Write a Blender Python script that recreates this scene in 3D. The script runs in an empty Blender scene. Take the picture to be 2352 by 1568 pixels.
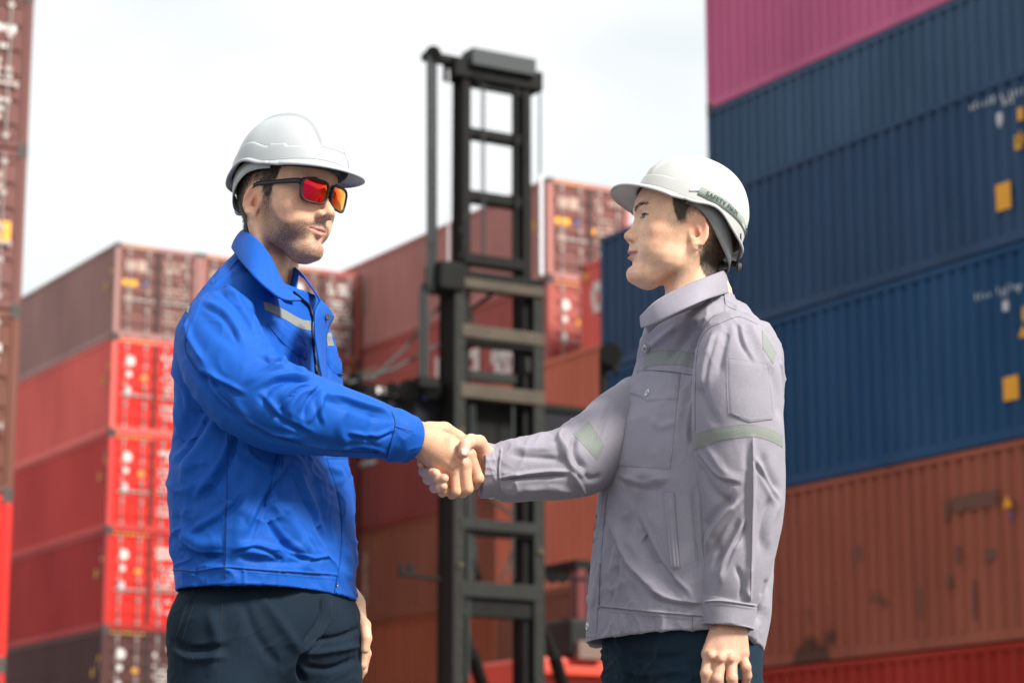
import bpy, bmesh, math, random
import numpy as np
from mathutils import Vector, Matrix
from mathutils.bvhtree import BVHTree
R = math.radians
scene = bpy.context.scene
COL = scene.collection
rng = np.random.default_rng(7)
random.seed(7)

# ---------------------------------------------------------------- camera
PITCH = R(12.0); CAM_Z = 0.5
cam_data = bpy.data.cameras.new('camera'); cam = bpy.data.objects.new('camera', cam_data)
COL.objects.link(cam); scene.camera = cam
cam.location = (0, 0, CAM_Z); cam.rotation_euler = (R(90) + PITCH, 0, 0)
cam_data.sensor_width = 36.0; cam_data.lens = 85.0
cam_data.clip_start = 0.1; cam_data.clip_end = 3000
cam_data.dof.use_dof = True; cam_data.dof.focus_distance = 4.48; cam_data.dof.aperture_fstop = 5.6

# ---------------------------------------------------------------- world: overcast daylight
world = bpy.data.worlds.new('World'); scene.world = world; world.use_nodes = True
wn = world.node_tree; wn.nodes.clear(); wl = wn.links
SUN_EL, SUN_AZ = R(40), R(128)     # azimuth measured from +Y (view direction) towards +X
w_out = wn.nodes.new('ShaderNodeOutputWorld'); w_bg = wn.nodes.new('ShaderNodeBackground')
w_sky = wn.nodes.new('ShaderNodeTexSky'); w_sky.sky_type = 'NISHITA'; w_sky.sun_disc = False
w_sky.sun_elevation = SUN_EL; w_sky.sun_rotation = SUN_AZ
w_bg.inputs['Strength'].default_value = 0.1
tc = wn.nodes.new('ShaderNodeTexCoord'); mp = wn.nodes.new('ShaderNodeMapping')
mp.inputs['Scale'].default_value = (2.6, 2.6, 5.5); mp.inputs['Location'].default_value = (1.62, 0.3, 0.25)
wl.new(tc.outputs['Generated'], mp.inputs['Vector'])
nz = wn.nodes.new('ShaderNodeTexNoise'); nz.inputs['Scale'].default_value = 1.5
nz.inputs['Detail'].default_value = 3.0; nz.inputs['Roughness'].default_value = 0.5
wl.new(mp.outputs['Vector'], nz.inputs['Vector'])
cr = wn.nodes.new('ShaderNodeValToRGB')
cr.color_ramp.elements[0].position = 0.33; cr.color_ramp.elements[0].color = (0.50, 0.54, 0.555, 1)
cr.color_ramp.elements[1].position = 0.54; cr.color_ramp.elements[1].color = (0.66, 0.67, 0.665, 1)
wl.new(nz.outputs['Fac'], cr.inputs['Fac'])
sc_ = wn.nodes.new('ShaderNodeVectorMath'); sc_.operation = 'SCALE'; sc_.inputs['Scale'].default_value = 10.0
wl.new(cr.outputs['Color'], sc_.inputs[0])
mx = wn.nodes.new('ShaderNodeMix'); mx.data_type = 'RGBA'; mx.inputs[0].default_value = 0.93
wl.new(w_sky.outputs['Color'], mx.inputs[6]); wl.new(sc_.outputs['Vector'], mx.inputs[7])
wl.new(mx.outputs[2], w_bg.inputs['Color']); wl.new(w_bg.outputs['Background'], w_out.inputs['Surface'])

sun_d = bpy.data.lights.new('sun', 'SUN'); sun = bpy.data.objects.new('sun', sun_d); COL.objects.link(sun)
sun_d.energy = 4.2; sun_d.angle = R(16); sun_d.color = (1.0, 0.95, 0.87)
sv = Vector((math.sin(SUN_AZ) * math.cos(SUN_EL), math.cos(SUN_AZ) * math.cos(SUN_EL), math.sin(SUN_EL)))
sun.rotation_euler = sv.to_track_quat('Z', 'Y').to_euler()
scene.view_settings.view_transform = 'Standard'; scene.view_settings.look = 'None'
scene.view_settings.exposure = 0.74; scene.view_settings.gamma = 1.0
scene.view_settings.use_curve_mapping = False
scene.cycles.max_bounces = 6; scene.cycles.use_denoising = True

# ---------------------------------------------------------------- geometry helpers
FV = 85.0 / 36.0 * 2352.0; CP, SP = math.cos(PITCH), math.sin(PITCH)
def ray(u, v):
    yc = (784.0 - v) / FV
    return np.array([(u - 1176.0) / FV, CP - yc * SP, SP + yc * CP])
def W(u, v, Y):                      # a point of the place seen in direction (u, v) at distance Y
    r = ray(u, v); return r * (Y / r[1]) + np.array([0, 0, CAM_Z])
def proj(P):                         # inverse, for arrays
    P = np.asarray(P, dtype=np.float64); x = P[:, 0]; y = P[:, 1]; z = P[:, 2] - CAM_Z
    d = y * CP + z * SP; u = -y * SP + z * CP
    return 1176 + FV * x / d, 784 - FV * u / d, d
PX = 4.5 / FV                        # metres per reference unit at the people

def link(o, parent=None):
    COL.objects.link(o)
    if parent is not None:
        o.parent = parent; bpy.context.view_layer.update() if False else None
    return o
def new_mesh(name, verts, faces, mat=None, parent=None, smooth=True, colors=None, attrs=None):
    me = bpy.data.meshes.new(name)
    V = np.asarray(verts, dtype=np.float32)
    if isinstance(faces, np.ndarray) and faces.ndim == 2:
        n = faces.shape[0]; k = faces.shape[1]
        me.vertices.add(len(V)); me.vertices.foreach_set('co', V.ravel())
        me.loops.add(n * k); me.polygons.add(n)
        me.loops.foreach_set('vertex_index', faces.astype(np.int32).ravel())
        me.polygons.foreach_set('loop_start', np.arange(0, n * k, k, dtype=np.int32))
        me.update(calc_edges=True)
    else:
        me.from_pydata([tuple(map(float, v)) for v in V], [], [tuple(int(i) for i in f) for f in faces]); me.update()
    if smooth: me.polygons.foreach_set('use_smooth', np.ones(len(me.polygons), dtype=bool))
    if colors is not None:
        c = np.ones((len(V), 4), dtype=np.float32); c[:, :3] = colors
        a = me.color_attributes.new('Col', 'FLOAT_COLOR', 'POINT'); a.data.foreach_set('color', c.ravel())
    for k_, arr in (attrs or {}).items():
        a = me.attributes.new(k_, 'FLOAT', 'POINT'); a.data.foreach_set('value', np.asarray(arr, dtype=np.float32))
    if mat is not None: me.materials.append(mat)
    o = bpy.data.objects.new(name, me); COL.objects.link(o)
    if parent is not None: o.parent = parent
    return o
def tag(o, label=None, cat=None, group=None, kind=None):
    if label: o['label'] = label
    if cat: o['category'] = cat
    if group: o['group'] = group
    if kind: o['kind'] = kind
    return o
def empty(name, loc=(0, 0, 0), rz=0):
    o = bpy.data.objects.new(name, None); COL.objects.link(o); o.location = loc; o.rotation_euler = (0, 0, rz)
    o.empty_display_size = 0.2; return o

class MB:                            # collects simple solids into one mesh
    def __init__(s): s.v = []; s.f = []
    def add(s, vs, fs):
        n = len(s.v); s.v += [tuple(map(float, v)) for v in vs]; s.f += [tuple(i + n for i in f) for f in fs]; return s
    def box(s, a, b, M=None, ch=0.0):
        x0, y0, z0 = a; x1, y1, z1 = b
        vs = [(x0, y0, z0), (x1, y0, z0), (x1, y1, z0), (x0, y1, z0), (x0, y0, z1), (x1, y0, z1), (x1, y1, z1), (x0, y1, z1)]
        if M is not None: vs = [M(v) for v in vs]
        return s.add(vs, [(0, 3, 2, 1), (4, 5, 6, 7), (0, 1, 5, 4), (1, 2, 6, 5), (2, 3, 7, 6), (3, 0, 4, 7)])
    def rod(s, a, b, r, r2=None, n=10, caps=True):
        a = Vector(a); b = Vector(b); d = (b - a); r2 = r if r2 is None else r2
        q = d.to_track_quat('Z', 'Y'); vs = []
        for P, rr in ((a, r), (b, r2)):
            for i in range(n):
                t = 2 * math.pi * i / n; vs.append(P + q @ Vector((rr * math.cos(t), rr * math.sin(t), 0)))
        fs = [(i, (i + 1) % n, n + (i + 1) % n, n + i) for i in range(n)]
        if caps: fs += [tuple(range(n - 1, -1, -1)), tuple(range(n, 2 * n))]
        return s.add(vs, fs)
    def build(s, name, mat, parent=None, smooth=False, bevel=0.0):
        o = new_mesh(name, s.v, s.f, mat, parent, smooth)
        if bevel:
            m = o.modifiers.new('bevel', 'BEVEL'); m.width = bevel; m.segments = 2; m.limit_method = 'ANGLE'
        return o
def grid_faces(nu, nv, wrap_u=False, wrap_v=False, flip=False):
    iu = np.arange(nu if wrap_u else nu - 1); iv = np.arange(nv if wrap_v else nv - 1)
    a, b = np.meshgrid(iu, iv, indexing='ij'); a = a.ravel(); b = b.ravel()
    a2 = (a + 1) % nu; b2 = (b + 1) % nv
    f = np.stack([a * nv + b, a2 * nv + b, a2 * nv + b2, a * nv + b2], 1)
    return f[:, ::-1] if flip else f
def crom(pts, n):                    # Catmull-Rom through rows of pts, n samples
    P = np.asarray(pts, dtype=float); P = np.vstack([2 * P[0] - P[1], P, 2 * P[-1] - P[-2]])
    m = len(P) - 3; t = np.linspace(0, m - 1e-6, n); i = t.astype(int); f = (t - i)[:, None]
    p0, p1, p2, p3 = P[i], P[i + 1], P[i + 2], P[i + 3]
    return 0.5 * (2 * p1 + (p2 - p0) * f + (2 * p0 - 5 * p1 + 4 * p2 - p3) * f ** 2 + (3 * p1 - p0 - 3 * p2 + p3) * f ** 3)
def ribbon_tube(pts, r, mat, name, parent, n=6, samples=None, flat=None):
    P = crom(pts, samples or max(4, len(pts) * 5)) if len(pts) > 2 else np.asarray(pts, dtype=float)
    T = np.gradient(P, axis=0); T /= np.linalg.norm(T, axis=1)[:, None] + 1e-12
    up = np.array([0.1, 0.2, 1.0]); A = np.cross(T, up); A /= np.linalg.norm(A, axis=1)[:, None] + 1e-12; B = np.cross(A, T)
    th = np.linspace(0, 2 * np.pi, n, endpoint=False)
    V = P[:, None, :] + r * (A[:, None, :] * np.cos(th)[None, :, None] + B[:, None, :] * np.sin(th)[None, :, None] * (flat or 1))
    return new_mesh(name, V.reshape(-1, 3), grid_faces(len(P), n, wrap_v=True), mat, parent)

# implicit surfaces -------------------------------------------------
def smin(a, b, k):
    h = np.clip(0.5 + 0.5 * (b - a) / k, 0, 1); return b * (1 - h) + a * h - k * h * (1 - h)
def smax(a, b, k): return -smin(-a, -b, k)
def s_cap(P, a, b, ra, rb=None):
    a = np.asarray(a, dtype=np.float32); b = np.asarray(b, dtype=np.float32); rb = ra if rb is None else rb
    ab = b - a; t = np.clip(((P - a) @ ab) / max(float(ab @ ab), 1e-12), 0, 1)
    return np.linalg.norm(P - a - t[:, None] * ab, axis=1) - (ra + (rb - ra) * t)
def s_ell(P, c, r, M=None):
    Q = P - np.asarray(c, dtype=np.float32)
    if M is not None: Q = Q @ np.asarray(M, dtype=np.float32)     # columns of M = local axes
    r = np.asarray(r, dtype=np.float32)
    k0 = np.linalg.norm(Q / r, axis=1); k1 = np.linalg.norm(Q / (r * r), axis=1) + 1e-9
    return k0 * (k0 - 1) / k1
def polygonize(f, lo, hi, h):
    lo = np.asarray(lo, dtype=np.float32); hi = np.asarray(hi, dtype=np.float32)
    B = 4; nb = np.ceil((hi - lo) / (h * B)).astype(int) + 1; n = nb * B
    c = [lo[i] + (np.arange(nb[i]) + 0.5) * h * B - 0.5 * h for i in range(3)]
    G = np.stack(np.meshgrid(*c, indexing='ij'), -1).reshape(-1, 3).astype(np.float32)
    d = f(G); act = np.abs(d) < h * B * 1.9
    D = np.repeat(np.repeat(np.repeat(d.reshape(nb), B, 0), B, 1), B, 2).astype(np.float32)
    bi = np.argwhere(act.reshape(nb)); off = np.stack(np.meshgrid(*[np.arange(B)] * 3, indexing='ij'), -1).reshape(-1, 3)
    for s in range(0, len(bi), 4000):
        I = (bi[s:s + 4000, None, :] * B + off[None]).reshape(-1, 3)
        D[I[:, 0], I[:, 1], I[:, 2]] = f((lo + I * h).astype(np.float32))
    D = np.where(D == 0, 1e-7, D); S = D < 0
    corners = [(i, j, k) for i in (0, 1) for j in (0, 1) for k in (0, 1)]
    cnt = sum(S[i:n[0] - 1 + i, j:n[1] - 1 + j, k:n[2] - 1 + k].astype(np.int8) for i, j, k in corners)
    cells = np.argwhere((cnt > 0) & (cnt < 8)); idx = -np.ones(tuple(n - 1), dtype=np.int64)
    idx[cells[:, 0], cells[:, 1], cells[:, 2]] = np.arange(len(cells))
    acc = np.zeros((len(cells), 3)); num = np.zeros(len(cells))
    for a, ca in enumerate(corners):
        for ax in range(3):
            if ca[ax] == 0:
                cb = list(ca); cb[ax] = 1
                va = D[cells[:, 0] + ca[0], cells[:, 1] + ca[1], cells[:, 2] + ca[2]]; vb = D[cells[:, 0] + cb[0], cells[:, 1] + cb[1], cells[:, 2] + cb[2]]
                m = (va < 0) != (vb < 0); t = np.where(m, va / np.where(m, va - vb, 1), 0)
                p = np.tile(np.array(ca, dtype=float), (len(cells), 1)); p[:, ax] += t
                acc += p * m[:, None]; num += m
    V = lo + (cells + acc / num[:, None]) * h
    F = []
    for ax in range(3):
        o = [1, 1, 1]; o[ax] = 0; b1, b2 = [i for i in range(3) if i != ax]
        sl = tuple(slice(1 if i != ax else 0, n[i] - 1) for i in range(3))
        A = S[sl]; sl2 = list(sl); sl2[ax] = slice(1, n[ax]); Bv = S[tuple(sl2)]
        E_ = np.argwhere(A != Bv); 
        if len(E_) == 0: continue
        base = E_.copy(); base[:, b1] += 1; base[:, b2] += 1
        ins = A[E_[:, 0], E_[:, 1], E_[:, 2]]
        q = []
        for d1, d2 in ((0, 0), (-1, 0), (-1, -1), (0, -1)):
            c_ = base.copy(); c_[:, b1] += d1; c_[:, b2] += d2; q.append(idx[c_[:, 0], c_[:, 1], c_[:, 2]])
        q = np.stack(q, 1)
        flip = ins if ax != 1 else ~ins
        q[~flip] = q[~flip][:, ::-1]
        F.append(q)
    F = np.vstack(F); F = F[(F >= 0).all(1)]
    return V, F
def normals_of(V, F):
    a, b, c, d = (V[F[:, i]] for i in range(4)); n = np.cross(c - a, d - b)
    N = np.zeros_like(V)
    for i in range(4):
        for k in range(3): N[:, k] += np.bincount(F[:, i], weights=n[:, k], minlength=len(V))
    return N / (np.linalg.norm(N, axis=1)[:, None] + 1e-12)
def smooth_verts(V, F, it=1, lam=0.5):
    e = np.vstack([F[:, [0, 1]], F[:, [1, 2]], F[:, [2, 3]], F[:, [3, 0]]])
    e = np.vstack([e, e[:, ::-1]]); deg = np.bincount(e[:, 0], minlength=len(V))[:, None] + 1e-9
    for _ in range(it):
        S = np.stack([np.bincount(e[:, 0], weights=V[e[:, 1], k], minlength=len(V)) for k in range(3)], 1)
        V = V + lam * (S / deg - V)
    return V
def noise3(P, scale, seed=0, octaves=3):     # cheap smooth value noise from sums of rotated sines
    r = np.random.default_rng(seed); out = np.zeros(len(P)); amp = 1.0; tot = 0
    for o in range(octaves):
        for _ in range(5):
            d = r.normal(size=3); d /= np.linalg.norm(d); ph = r.uniform(0, 6.28); f = scale * (2 ** o) * r.uniform(.7, 1.3)
            out += amp * np.sin(P @ d * f + ph + 1.3 * np.sin(P @ np.roll(d, 1) * f * .6 + ph * 2)); tot += amp
        amp *= .5
    return out / tot * 2.2
def seg_dist(u, v, pl):                       # distance, signed side and 0..1 arc position to a polyline
    pl = np.asarray(pl, dtype=float); best = np.full(len(u), 1e9); side = np.zeros(len(u)); arc = np.zeros(len(u))
    L = np.hypot(*(pl[1:] - pl[:-1]).T); cum = np.concatenate([[0], np.cumsum(L)])
    for i in range(len(pl) - 1):
        a, b = pl[i], pl[i + 1]; d = b - a; l2 = d @ d + 1e-9
        t = ((u - a[0]) * d[0] + (v - a[1]) * d[1]) / l2; tc_ = np.clip(t, 0, 1)
        dx = u - a[0] - tc_ * d[0]; dy = v - a[1] - tc_ * d[1]; ds = np.hypot(dx, dy)
        m = ds < best; best = np.where(m, ds, best)
        side = np.where(m, np.sign((u - a[0]) * d[1] - (v - a[1]) * d[0]), side); arc = np.where(m, (cum[i] + tc_ * L[i]) / cum[-1], arc)
    return best, side, arc
def spl(pl, n=24): return crom(pl, n) if len(pl) > 2 else np.asarray(pl, dtype=float)
def sculpt(V, F, strokes, front=True):
    """strokes: (points, width, height in mm, kind) - soft ridges, valleys and seams pressed into the facing side"""
    N = normals_of(V, F); u, v, d = proj(V)
    vd = V - np.array([0, 0, CAM_Z]); vd /= np.linalg.norm(vd, axis=1)[:, None]
    fac = np.clip(-(N * vd).sum(1) * 4 + 0.3, 0, 1) if front else np.ones(len(V))
    disp = np.zeros(len(V))
    for st in strokes:
        pts, w, amp, kind = st[:4]; pl = spl(pts)
        lo = pl.min(0) - 3.2 * w; hi = pl.max(0) + 3.2 * w
        m = np.where((u > lo[0]) & (u < hi[0]) & (v > lo[1]) & (v < hi[1]) & (fac > 0))[0]
        if len(m) == 0: continue
        ds, side, arc = seg_dist(u[m], v[m], pl)
        end = np.ones(len(m)) if kind in ('seam', 'stitch') else np.clip(np.minimum(arc, 1 - arc) * 5 + 0.12, 0, 1) ** .8
        x = ds / w
        if kind == 'ridge': g = np.exp(-x * x)
        elif kind == 'fold': g = side * x * np.exp(-x * x) * 2.3
        elif kind == 'crease': g = side * (x * np.exp(-x * x * .6)) * 1.5 - 0.5 * np.exp(-x * x * 6)
        elif kind == 'step': g = 0.5 * (1 + np.tanh(side * x * 2)) * np.exp(-x * .9)
        elif kind == 'seam': g = -np.exp(-x * x * 4) + 0.35 * np.exp(-(x - 1.6) ** 2 * 2)
        elif kind == 'stitch': g = -np.exp(-x * x * 2)
        disp[m] += amp * 1e-3 * g * end * fac[m]
    return V + N * disp[:, None]

# ---------------------------------------------------------------- materials
def mat_new(name):
    m = bpy.data.materials.new(name); m.use_nodes = True
    return m, m.node_tree, m.node_tree.nodes['Principled BSDF']
def simple_mat(name, col, rough=0.5, metal=0.0, var=0.12, scale=20.0, bump=0.0, bscale=200.0, spec=0.5, coat=0.0, trans=0.0):
    m, nt, b = mat_new(name); n = nt.nodes
    b.inputs['Roughness'].default_value = rough; b.inputs['Metallic'].default_value = metal
    b.inputs['Specular IOR Level'].default_value = spec; b.inputs['Coat Weight'].default_value = coat
    b.inputs['Transmission Weight'].default_value = trans
    t = n.new('ShaderNodeTexCoord'); z = n.new('ShaderNodeTexNoise'); z.inputs['Scale'].default_value = scale
    z.inputs['Detail'].default_value = 6
    nt.links.new(t.outputs['Object'], z.inputs['Vector'])
    r = n.new('ShaderNodeMix'); r.data_type = 'RGBA'
    c = np.array(col[:3]); r.inputs[6].default_value = (*np.clip(c * (1 - var), 0, 1), 1); r.inputs[7].default_value = (*np.clip(c * (1 + var), 0, 1), 1)
    nt.links.new(z.outputs['Fac'], r.inputs[0]); nt.links.new(r.outputs[2], b.inputs['Base Color'])
    if bump:
        z2 = n.new('ShaderNodeTexNoise'); z2.inputs['Scale'].default_value = bscale; z2.inputs['Detail'].default_value = 4
        nt.links.new(t.outputs['Object'], z2.inputs['Vector'])
        bp = n.new('ShaderNodeBump'); bp.inputs['Strength'].default_value = bump; bp.inputs['Distance'].default_value = 0.002
        nt.links.new(z2.outputs['Fac'], bp.inputs['Height']); nt.links.new(bp.outputs['Normal'], b.inputs['Normal'])
    return m
def skin_mat(name):
    m, nt, b = mat_new(name); n = nt.nodes
    a = n.new('ShaderNodeAttribute'); a.attribute_name = 'Col'
    t = n.new('ShaderNodeTexCoord'); z = n.new('ShaderNodeTexNoise'); z.inputs['Scale'].default_value = 60; z.inputs['Detail'].default_value = 6
    nt.links.new(t.outputs['Object'], z.inputs['Vector'])
    r = n.new('ShaderNodeMapRange'); r.inputs['From Min'].default_value = .3; r.inputs['From Max'].default_value = .7
    r.inputs['To Min'].default_value = .88; r.inputs['To Max'].default_value = 1.10
    nt.links.new(z.outputs['Fac'], r.inputs['Value'])
    s = n.new('ShaderNodeVectorMath'); s.operation = 'SCALE'; nt.links.new(a.outputs['Color'], s.inputs[0]); nt.links.new(r.outputs['Result'], s.inputs['Scale'])
    zp = n.new('ShaderNodeTexNoise'); zp.inputs['Scale'].default_value = 380; zp.inputs['Detail'].default_value = 3; nt.links.new(t.outputs['Object'], zp.inputs['Vector'])
    rp_ = n.new('ShaderNodeMapRange'); rp_.inputs['From Min'].default_value = .3; rp_.inputs['From Max'].default_value = .7; rp_.inputs['To Min'].default_value = .90; rp_.inputs['To Max'].default_value = 1.08; nt.links.new(zp.outputs['Fac'], rp_.inputs['Value'])
    s0 = s; s = n.new('ShaderNodeVectorMath'); s.operation = 'SCALE'; nt.links.new(s0.outputs['Vector'], s.inputs[0]); nt.links.new(rp_.outputs['Result'], s.inputs['Scale'])
    # stubble: fine dark grain where the 'beard' attribute is set
    ab = n.new('ShaderNodeAttribute'); ab.attribute_name = 'beard'
    z3 = n.new('ShaderNodeTexNoise'); z3.inputs['Scale'].default_value = 800; z3.inputs['Detail'].default_value = 2
    nt.links.new(t.outputs['Object'], z3.inputs['Vector'])
    r3 = n.new('ShaderNodeMapRange'); r3.inputs['From Min'].default_value = .40; r3.inputs['From Max'].default_value = .60; nt.links.new(z3.outputs['Fac'], r3.inputs['Value'])
    r3.inputs['To Min'].default_value = .42
    mu = n.new('ShaderNodeMath'); mu.operation = 'MULTIPLY'; nt.links.new(r3.outputs['Result'], mu.inputs[0]); nt.links.new(ab.outputs['Fac'], mu.inputs[1])
    mxx = n.new('ShaderNodeMix'); mxx.data_type = 'RGBA'; nt.links.new(mu.outputs[0], mxx.inputs[0]); nt.links.new(s.outputs['Vector'], mxx.inputs[6])
    mxx.inputs[7].default_value = (0.045, 0.030, 0.024, 1)
    nt.links.new(mxx.outputs[2], b.inputs['Base Color'])
    b.inputs['Roughness'].default_value = 0.5; b.inputs['Specular IOR Level'].default_value = 0.4
    b.inputs['Subsurface Weight'].default_value = 0.18; b.inputs['Subsurface Radius'].default_value = (1, .35, .2); b.inputs['Subsurface Scale'].default_value = 0.006
    z2 = n.new('ShaderNodeTexNoise'); z2.inputs['Scale'].default_value = 650; z2.inputs['Detail'].default_value = 3
    nt.links.new(t.outputs['Object'], z2.inputs['Vector']); bp = n.new('ShaderNodeBump'); bp.inputs['Strength'].default_value = .28; bp.inputs['Distance'].default_value = .001
    nt.links.new(z2.outputs['Fac'], bp.inputs['Height']); nt.links.new(bp.outputs['Normal'], b.inputs['Normal'])
    return m
def cloth_mat(name, rough=0.75, sheen=0.25, weave=1400, bstr=0.35, spec=0.3):
    m, nt, b = mat_new(name); n = nt.nodes
    a = n.new('ShaderNodeAttribute'); a.attribute_name = 'Col'
    t = n.new('ShaderNodeTexCoord'); z = n.new('ShaderNodeTexNoise'); z.inputs['Scale'].default_value = 14; z.inputs['Detail'].default_value = 8; z.inputs['Roughness'].default_value = .65
    nt.links.new(t.outputs['Object'], z.inputs['Vector'])
    r = n.new('ShaderNodeMapRange'); r.inputs['To Min'].default_value = .88; r.inputs['To Max'].default_value = 1.12; nt.links.new(z.outputs['Fac'], r.inputs['Value'])
    s = n.new('ShaderNodeVectorMath'); s.operation = 'SCALE'; nt.links.new(a.outputs['Color'], s.inputs[0]); nt.links.new(r.outputs['Result'], s.inputs['Scale'])
    zg_ = n.new('ShaderNodeTexNoise'); zg_.inputs['Scale'].default_value = 330; zg_.inputs['Detail'].default_value = 3; nt.links.new(t.outputs['Object'], zg_.inputs['Vector'])
    rg = n.new('ShaderNodeMapRange'); rg.inputs['From Min'].default_value = .3; rg.inputs['From Max'].default_value = .7; rg.inputs['To Min'].default_value = .93; rg.inputs['To Max'].default_value = 1.06; nt.links.new(zg_.outputs['Fac'], rg.inputs['Value'])
    sg = n.new('ShaderNodeVectorMath'); sg.operation = 'SCALE'; nt.links.new(s.outputs['Vector'], sg.inputs[0]); nt.links.new(rg.outputs['Result'], sg.inputs['Scale'])
    nt.links.new(sg.outputs['Vector'], b.inputs['Base Color'])
    b.inputs['Roughness'].default_value = rough; b.inputs['Sheen Weight'].default_value = sheen; b.inputs['Sheen Roughness'].default_value = .4
    b.inputs['Specular IOR Level'].default_value = spec
    z2 = n.new('ShaderNodeTexNoise'); z2.inputs['Scale'].default_value = 55; z2.inputs['Detail'].default_value = 7; z2.inputs['Roughness'].default_value = .6; nt.links.new(t.outputs['Object'], z2.inputs['Vector'])
    z4 = n.new('ShaderNodeTexNoise'); z4.inputs['Scale'].default_value = 520; z4.inputs['Detail'].default_value = 2; nt.links.new(t.outputs['Object'], z4.inputs['Vector'])
    ae = n.new('ShaderNodeMath'); ae.operation = 'MULTIPLY'; ae.inputs[1].default_value = .5; nt.links.new(z4.outputs['Fac'], ae.inputs[0])
    ad = n.new('ShaderNodeMath'); ad.operation = 'MULTIPLY_ADD'; ad.inputs[1].default_value = 1.6; nt.links.new(z2.outputs['Fac'], ad.inputs[0]); nt.links.new(ae.outputs[0], ad.inputs[2])
    bp = n.new('ShaderNodeBump'); bp.inputs['Strength'].default_value = bstr; bp.inputs['Distance'].default_value = .0015
    nt.links.new(ad.outputs[0], bp.inputs['Height']); nt.links.new(bp.outputs['Normal'], b.inputs['Normal'])
    return m
# ================================================================ setting
def asphalt():
    m, nt, b = mat_new('worn_asphalt'); n = nt.nodes; t = n.new('ShaderNodeTexCoord')
    z1 = n.new('ShaderNodeTexNoise'); z1.inputs['Scale'].default_value = .35; z1.inputs['Detail'].default_value = 8
    z2 = n.new('ShaderNodeTexNoise'); z2.inputs['Scale'].default_value = 60; z2.inputs['Detail'].default_value = 4
    for z in (z1, z2): nt.links.new(t.outputs['Object'], z.inputs['Vector'])
    a = n.new('ShaderNodeMath'); a.operation = 'MULTIPLY_ADD'; a.inputs[1].default_value = .35; nt.links.new(z2.outputs['Fac'], a.inputs[0]); nt.links.new(z1.outputs['Fac'], a.inputs[2])
    c = n.new('ShaderNodeValToRGB'); c.color_ramp.elements[0].position = .35; c.color_ramp.elements[0].color = (.055, .053, .05, 1)
    c.color_ramp.elements[1].position = .85; c.color_ramp.elements[1].color = (.16, .155, .145, 1)
    nt.links.new(a.outputs[0], c.inputs['Fac']); nt.links.new(c.outputs['Color'], b.inputs['Base Color']); b.inputs['Roughness'].default_value = .9
    bp = n.new('ShaderNodeBump'); bp.inputs['Strength'].default_value = .4; nt.links.new(z2.outputs['Fac'], bp.inputs['Height']); nt.links.new(bp.outputs['Normal'], b.inputs['Normal'])
    return m
S_ = 900.0
tag(new_mesh('ground', [(-S_, -S_, 0), (S_, -S_, 0), (S_, S_, 0), (-S_, S_, 0)], [(0, 1, 2, 3)], asphalt(), smooth=False), kind='structure')

YA = R(30.5); LD = np.array([-math.sin(YA), math.cos(YA), 0]); WD = np.array([math.cos(YA), math.sin(YA), 0])
def onW(u, v, w):                # (l, z) where a sight line meets the plane w = const of the yard grid
    r = ray(u, v); P = r * (w / (WD @ r)); return P @ LD, P[2] + CAM_Z
def onL(u, v, l):                # (w, z) on a plane l = const
    r = ray(u, v); P = r * (l / (LD @ r)); return P @ WD, P[2] + CAM_Z
def yard(w, l, z): return WD * w + LD * l + np.array([0, 0, z])

def paint_mat(name, col, grime=.25, rust=.15, rough=.55, patches=0.0):
    m, nt, b = mat_new(name); n = nt.nodes; t = n.new('ShaderNodeTexCoord')
    def noise(scale, det, sc3=(1, 1, 1), seed=0):
        mp_ = n.new('ShaderNodeMapping'); mp_.inputs['Scale'].default_value = sc3; mp_.inputs['Location'].default_value = (seed, seed * .7, seed * 1.3)
        z = n.new('ShaderNodeTexNoise'); z.inputs['Scale'].default_value = scale; z.inputs['Detail'].default_value = det
        nt.links.new(t.outputs['Object'], mp_.inputs['Vector']); nt.links.new(mp_.outputs['Vector'], z.inputs['Vector']); return z.outputs['Fac']
    def mr(x, a, b_, c=0., d=1.):
        r = n.new('ShaderNodeMapRange'); r.inputs['From Min'].default_value = a; r.inputs['From Max'].default_value = b_; r.inputs['To Min'].default_value = c; r.inputs['To Max'].default_value = d
        nt.links.new(x, r.inputs['Value']); return r.outputs['Result']
    def mix(f, c1, c2):
        x = n.new('ShaderNodeMix'); x.data_type = 'RGBA'; nt.links.new(f, x.inputs[0])
        for i, c in ((6, c1), (7, c2)):
            if isinstance(c, tuple): x.inputs[i].default_value = (*c, 1)
            else: nt.links.new(c, x.inputs[i])
        return x.outputs[2]
    c = np.array(col); sd = sum(ord(ch) for ch in name) % 17
    base = mix(mr(noise(.5, 5, (1, 1, .5), sd), .3, .7), tuple(c * .88), tuple(np.clip(c * 1.12 + .01, 0, 1)))
    streak = mr(noise(2.2, 6, (3, 3, .12), sd + 1), .48, .75, 0, grime)
    base = mix(streak, base, tuple(c * .35 + np.array([.03, .025, .02]) * .6))
    base = mix(mr(noise(5, 8, (1, 1, .35), sd + 2), .62, .70, 0, rust), base, (.10, .040, .018))
    if patches:
        base = mix(mr(noise(.55, 4, (.6, 1.0, 1.3), sd + 5), .57, .61, 0, patches), base, (.060, .032, .024))
    nt.links.new(base, b.inputs['Base Color']); b.inputs['Roughness'].default_value = rough; b.inputs['Specular IOR Level'].default_value = .16
    return m
M_cast = simple_mat('casting_dark', (.06, .045, .04), .7, var=.4, scale=8); M_rod = simple_mat('galvanised_rod', (.36, .31, .29), .4, metal=.3, var=.25, scale=6)
M_seal = simple_mat('door_gasket', (.025, .018, .018), .8); M_white = simple_mat('marking_white', (.62, .60, .57), .6, var=.15, scale=4)
M_yel = simple_mat('sticker_yellow', (.80, .36, .015), .5, var=.08); M_cream = simple_mat('marking_cream', (.42, .30, .24), .6, var=.25, scale=5)
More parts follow.
